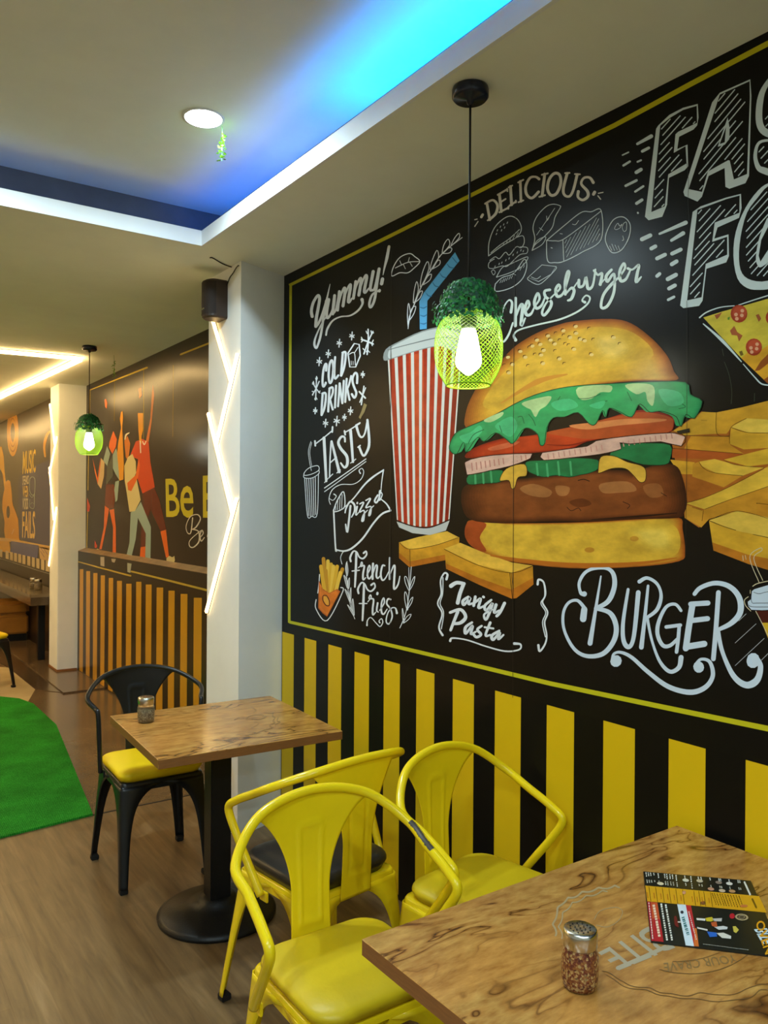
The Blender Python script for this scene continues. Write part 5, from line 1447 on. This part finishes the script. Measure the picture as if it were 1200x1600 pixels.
# ------------------------------------------------------------------ folded menu card
zm = ZN + 0.0035
mc = Print(lambda x, y: on_z(x, y, zm), (0, 0, 1), 0.28)
mcorn = [on_z(x, y, zm) for x, y in ((1005, 1361.5), (1017, 1471), (1226, 1496), (1173, 1376))]
mc.sheet(mcorn, '1c1d18', 0.0028)
mc.frame(990, 1330, 5.714)
mc.poly('104,308 122,448 1190,550 1120,402', 'd49a1c', 1)
mc.poly('122,448 150,455 182,802 160,802', 'b31d2a', 1)
mc.poly('152,452 212,460 268,812 184,804', 'c4512a', 1)
mc.poly('170,600 238,610 268,812 184,804', 'ae2026', 1.3)
mc.poly('388,470 465,480 540,850 465,842', 'cfdbe0', 1)
mc.poly('465,480 512,486 582,852 540,850', 'b8232c', 1)
mc.poly('540,690 562,690 582,852 540,850', 'd06a2c', 1.3)
rm = random.Random(8)
def scrib(x0, y0, x1, y1, n, w, c, lay=2, gap=0.35):
    """a line of print too small to read"""
    for i in range(n):
        a, b = i / n, (i + 1 - gap * rm.random() - 0.1) / n
        mc.line([(x0 + (x1 - x0) * a, y0 + (y1 - y0) * a), (x0 + (x1 - x0) * b, y0 + (y1 - y0) * b)], w, c, lay, caps=False)
for i, (x, s) in enumerate(((110, 40), (130, 36), (150, 30), (178, 22), (218, 46), (275, 44), (295, 50), (322, 46), (345, 44), (378, 60), (455, 34), (510, 60), (575, 26), (600, 30), (680, 26), (760, 28), (775, 26), (850, 30), (930, 30), (945, 26))):
    y = 190 + (x - 100) * 0.085
    scrib(x, y, x + 6, y + s, 3, 9, 'd9d5c6')
    scrib(x + 8, y + 66, x + 14, y + 66 + s * 0.8, 3, 9, 'bfb9a4')
for x, y, c in ((240, 292, 'd6c8a4'), (465, 262, 'cfc8b4'), (590, 268, 'bfae90'), (690, 340, 'c08a6a'), (790, 355, 'c8b090'), (880, 360, 'b98a5a'), (855, 292, 'd8d2c4'), (760, 282, '8c7a6a')):
    mc.dot(x, y, 30, c, 2, ry=14, rot=0.15)
mc.line('990,280 1040,390', 16, 'd8d4c4', 2)
for i, x in enumerate((130, 190, 250, 310, 370, 430, 530, 575, 620, 680)):
    y = 318 + (x - 104) * 0.09
    mc.line([(x + 6, y), (x + 24, y + 128)], 4, '4a3408', 2)
    scrib(x - 10, y + 50, x - 2, y + 100, 4, 8, 'b5641c')
for x in (700, 720, 745, 770, 790, 815, 840, 865, 890, 915, 940):
    y = 320 + (x - 104) * 0.095
    scrib(x, y, x + 40, y + 110, 7, 6, '4a3408')
mc.line('1060,430 1095,505', 16, '6a4a10', 2)
mc.dot(620, 465, 24, '7a4a2a', 2, ry=16)
mc.dot(450, 372, 16, 'c48a6a', 2)
mc.dot(985, 492, 34, 'c4703a', 2, ry=12)
scrib(136, 462, 172, 795, 14, 8, 'e2d8cc')
scrib(178, 480, 232, 770, 12, 22, 'e8c8a8')
scrib(246, 470, 300, 805, 16, 16, 'dedacb')
scrib(286, 478, 345, 808, 16, 16, 'dedacb')
mc.line('372,590 382,650 396,676', [20, 34, 14], '6a1c1c', 2)
mc.line('398,636 418,636', 12, 'c8b8a8', 2.2)
mc.dot(432, 548, 14, '2a3040', 2)
scrib(440, 590, 490, 760, 10, 26, '2f6a6a', 2, 0.6)
scrib(492, 540, 562, 800, 14, 10, 'e0b8b0')
# two serving people in the picture
for s, c in (('640,600 700,590 720,620 690,632 650,628', 'c8b02a'), ('560,600 640,605 640,625 565,618', 'd8d4c8'), ('700,605 790,600 785,630 720,628', 'b9b4aa'), ('690,640 740,630 750,690 700,670', 'b9562c'), ('720,680 800,670 840,680 835,700 760,705', 'c9c8c4'), ('565,680 660,700 660,715 570,695', 'cfcac0'), ('655,720 740,730 745,765 680,770', '2b62b8'), ('740,735 800,730 870,760 870,785 790,778', 'd2cdbf')):
    mc.poly(s, c, 2)
mc.poly('885,675 910,672 940,705 915,735 893,722', 'c9b44a', 2)
mc.dot(880, 582, 24, 'b3222c', 2)
mc.dot(965, 592, 60, 'a9946c', 2, ry=30, rot=0.1)
mc.dot(965, 592, 42, '3a3022', 2.3, ry=20, rot=0.1)
mc.ring(965, 592, 26, 3, 'b9a888', 2.6, ry=12)
mc.text('OVEN', '1160,612 1250,905 1175,930 1085,640', 'd8961c', 2, 0.02)
mc.text('BITE', '1075,700 1150,830 1260,830 1190,690', 'c9dce4', 1.9, 0.02)
scrib(620, 832, 1030, 885, 40, 6, '8f8c80')
mo_ = mc.build('menu_card', None)
tag(mo_, 'laminated menu card, black, red and yellow, lying on the large wooden table', 'menu')

# ------------------------------------------------------------------ green mat
def gp(x, y):
    p = on_z(x, y, 0.012)
    return (p.x, p.y)
a, b = gp(145, 1271), gp(0, 1307)
c, d = gp(88, 1132), gp(52, 1099)
w = Vector((b[0] - a[0], b[1] - a[1])).normalized()
e = gp(0, 1088)
out = [a, c, d, gp(30, 1091), e, (e[0] - 0.9, e[1] + 0.35), (e[0] - 1.6, e[1] + 0.3), (a[0] + w.x * 2.6, a[1] + w.y * 2.6)]
gm = obj('turf_mat', prism(bmesh.new(), [(x, y) for x, y in out], 0.0005, 0.012), M_TURF)
tag(gm, 'bright green artificial turf mat lying on the polished floor', 'mat')

# ------------------------------------------------------------------ far seating corner
ZG = 0.75
p1 = on_z(47, 930, ZG)
yn = max(p1.y, YQ1 + 0.012)
tg = thing('granite_table', 'long grey granite table behind the far white column', 'table', (p1.x, yn, 0))
xr = XM3 - 0.035 - p1.x
obj('tabletop', prism(bmesh.new(), [(0, 0), (xr, 0), (xr, 4.2), (-0.02, 4.2)], ZG - 0.03, ZG), M_GRANITE_TOP, tg)
obj('apron', prism(bmesh.new(), [(0.012, 0.012), (xr - 0.01, 0.012), (xr - 0.01, 4.18), (-0.008, 4.18)], ZG - 0.115, ZG - 0.0305), M_GRANITE_DK, tg)
for yy in (0.35, 3.6):
    obj('leg', box(bmesh.new(), (0.155, yy, 0.012), (0.225, yy + 0.07, ZG - 0.1155), 0.004), M_IRON, tg)
for i, (px_, py_) in enumerate(((52.5, 919), (59.5, 921.5))):
    jj = on_z(px_, py_, ZG)
    jar(('small jar on the far granite table, the one standing behind', 'small jar on the far granite table, the one in front')[i], jj.x, jj.y, ZG, 0.042, 0.115, M_HERBS)
bb = on_z(40, 1001, 0.012)
bn = thing('banquette', 'tan leather banquette bench standing behind the far granite table', 'bench', (1.1, bb.y, 0.0))
obj('base', box(bmesh.new(), (-1.0, 0.03, 0.012), (0.9, 0.42, 0.10)), M_IRON, bn)
obj('seat_front', box(bmesh.new(), (-1.0, 0.0, 0.1005), (0.92, 0.44, 0.33), 0.02), M_LEATHER, bn)
obj('seat_cushion', box(bmesh.new(), (-1.0, -0.015, 0.3305), (0.93, 0.45, 0.50), 0.04), M_LEATHER, bn)
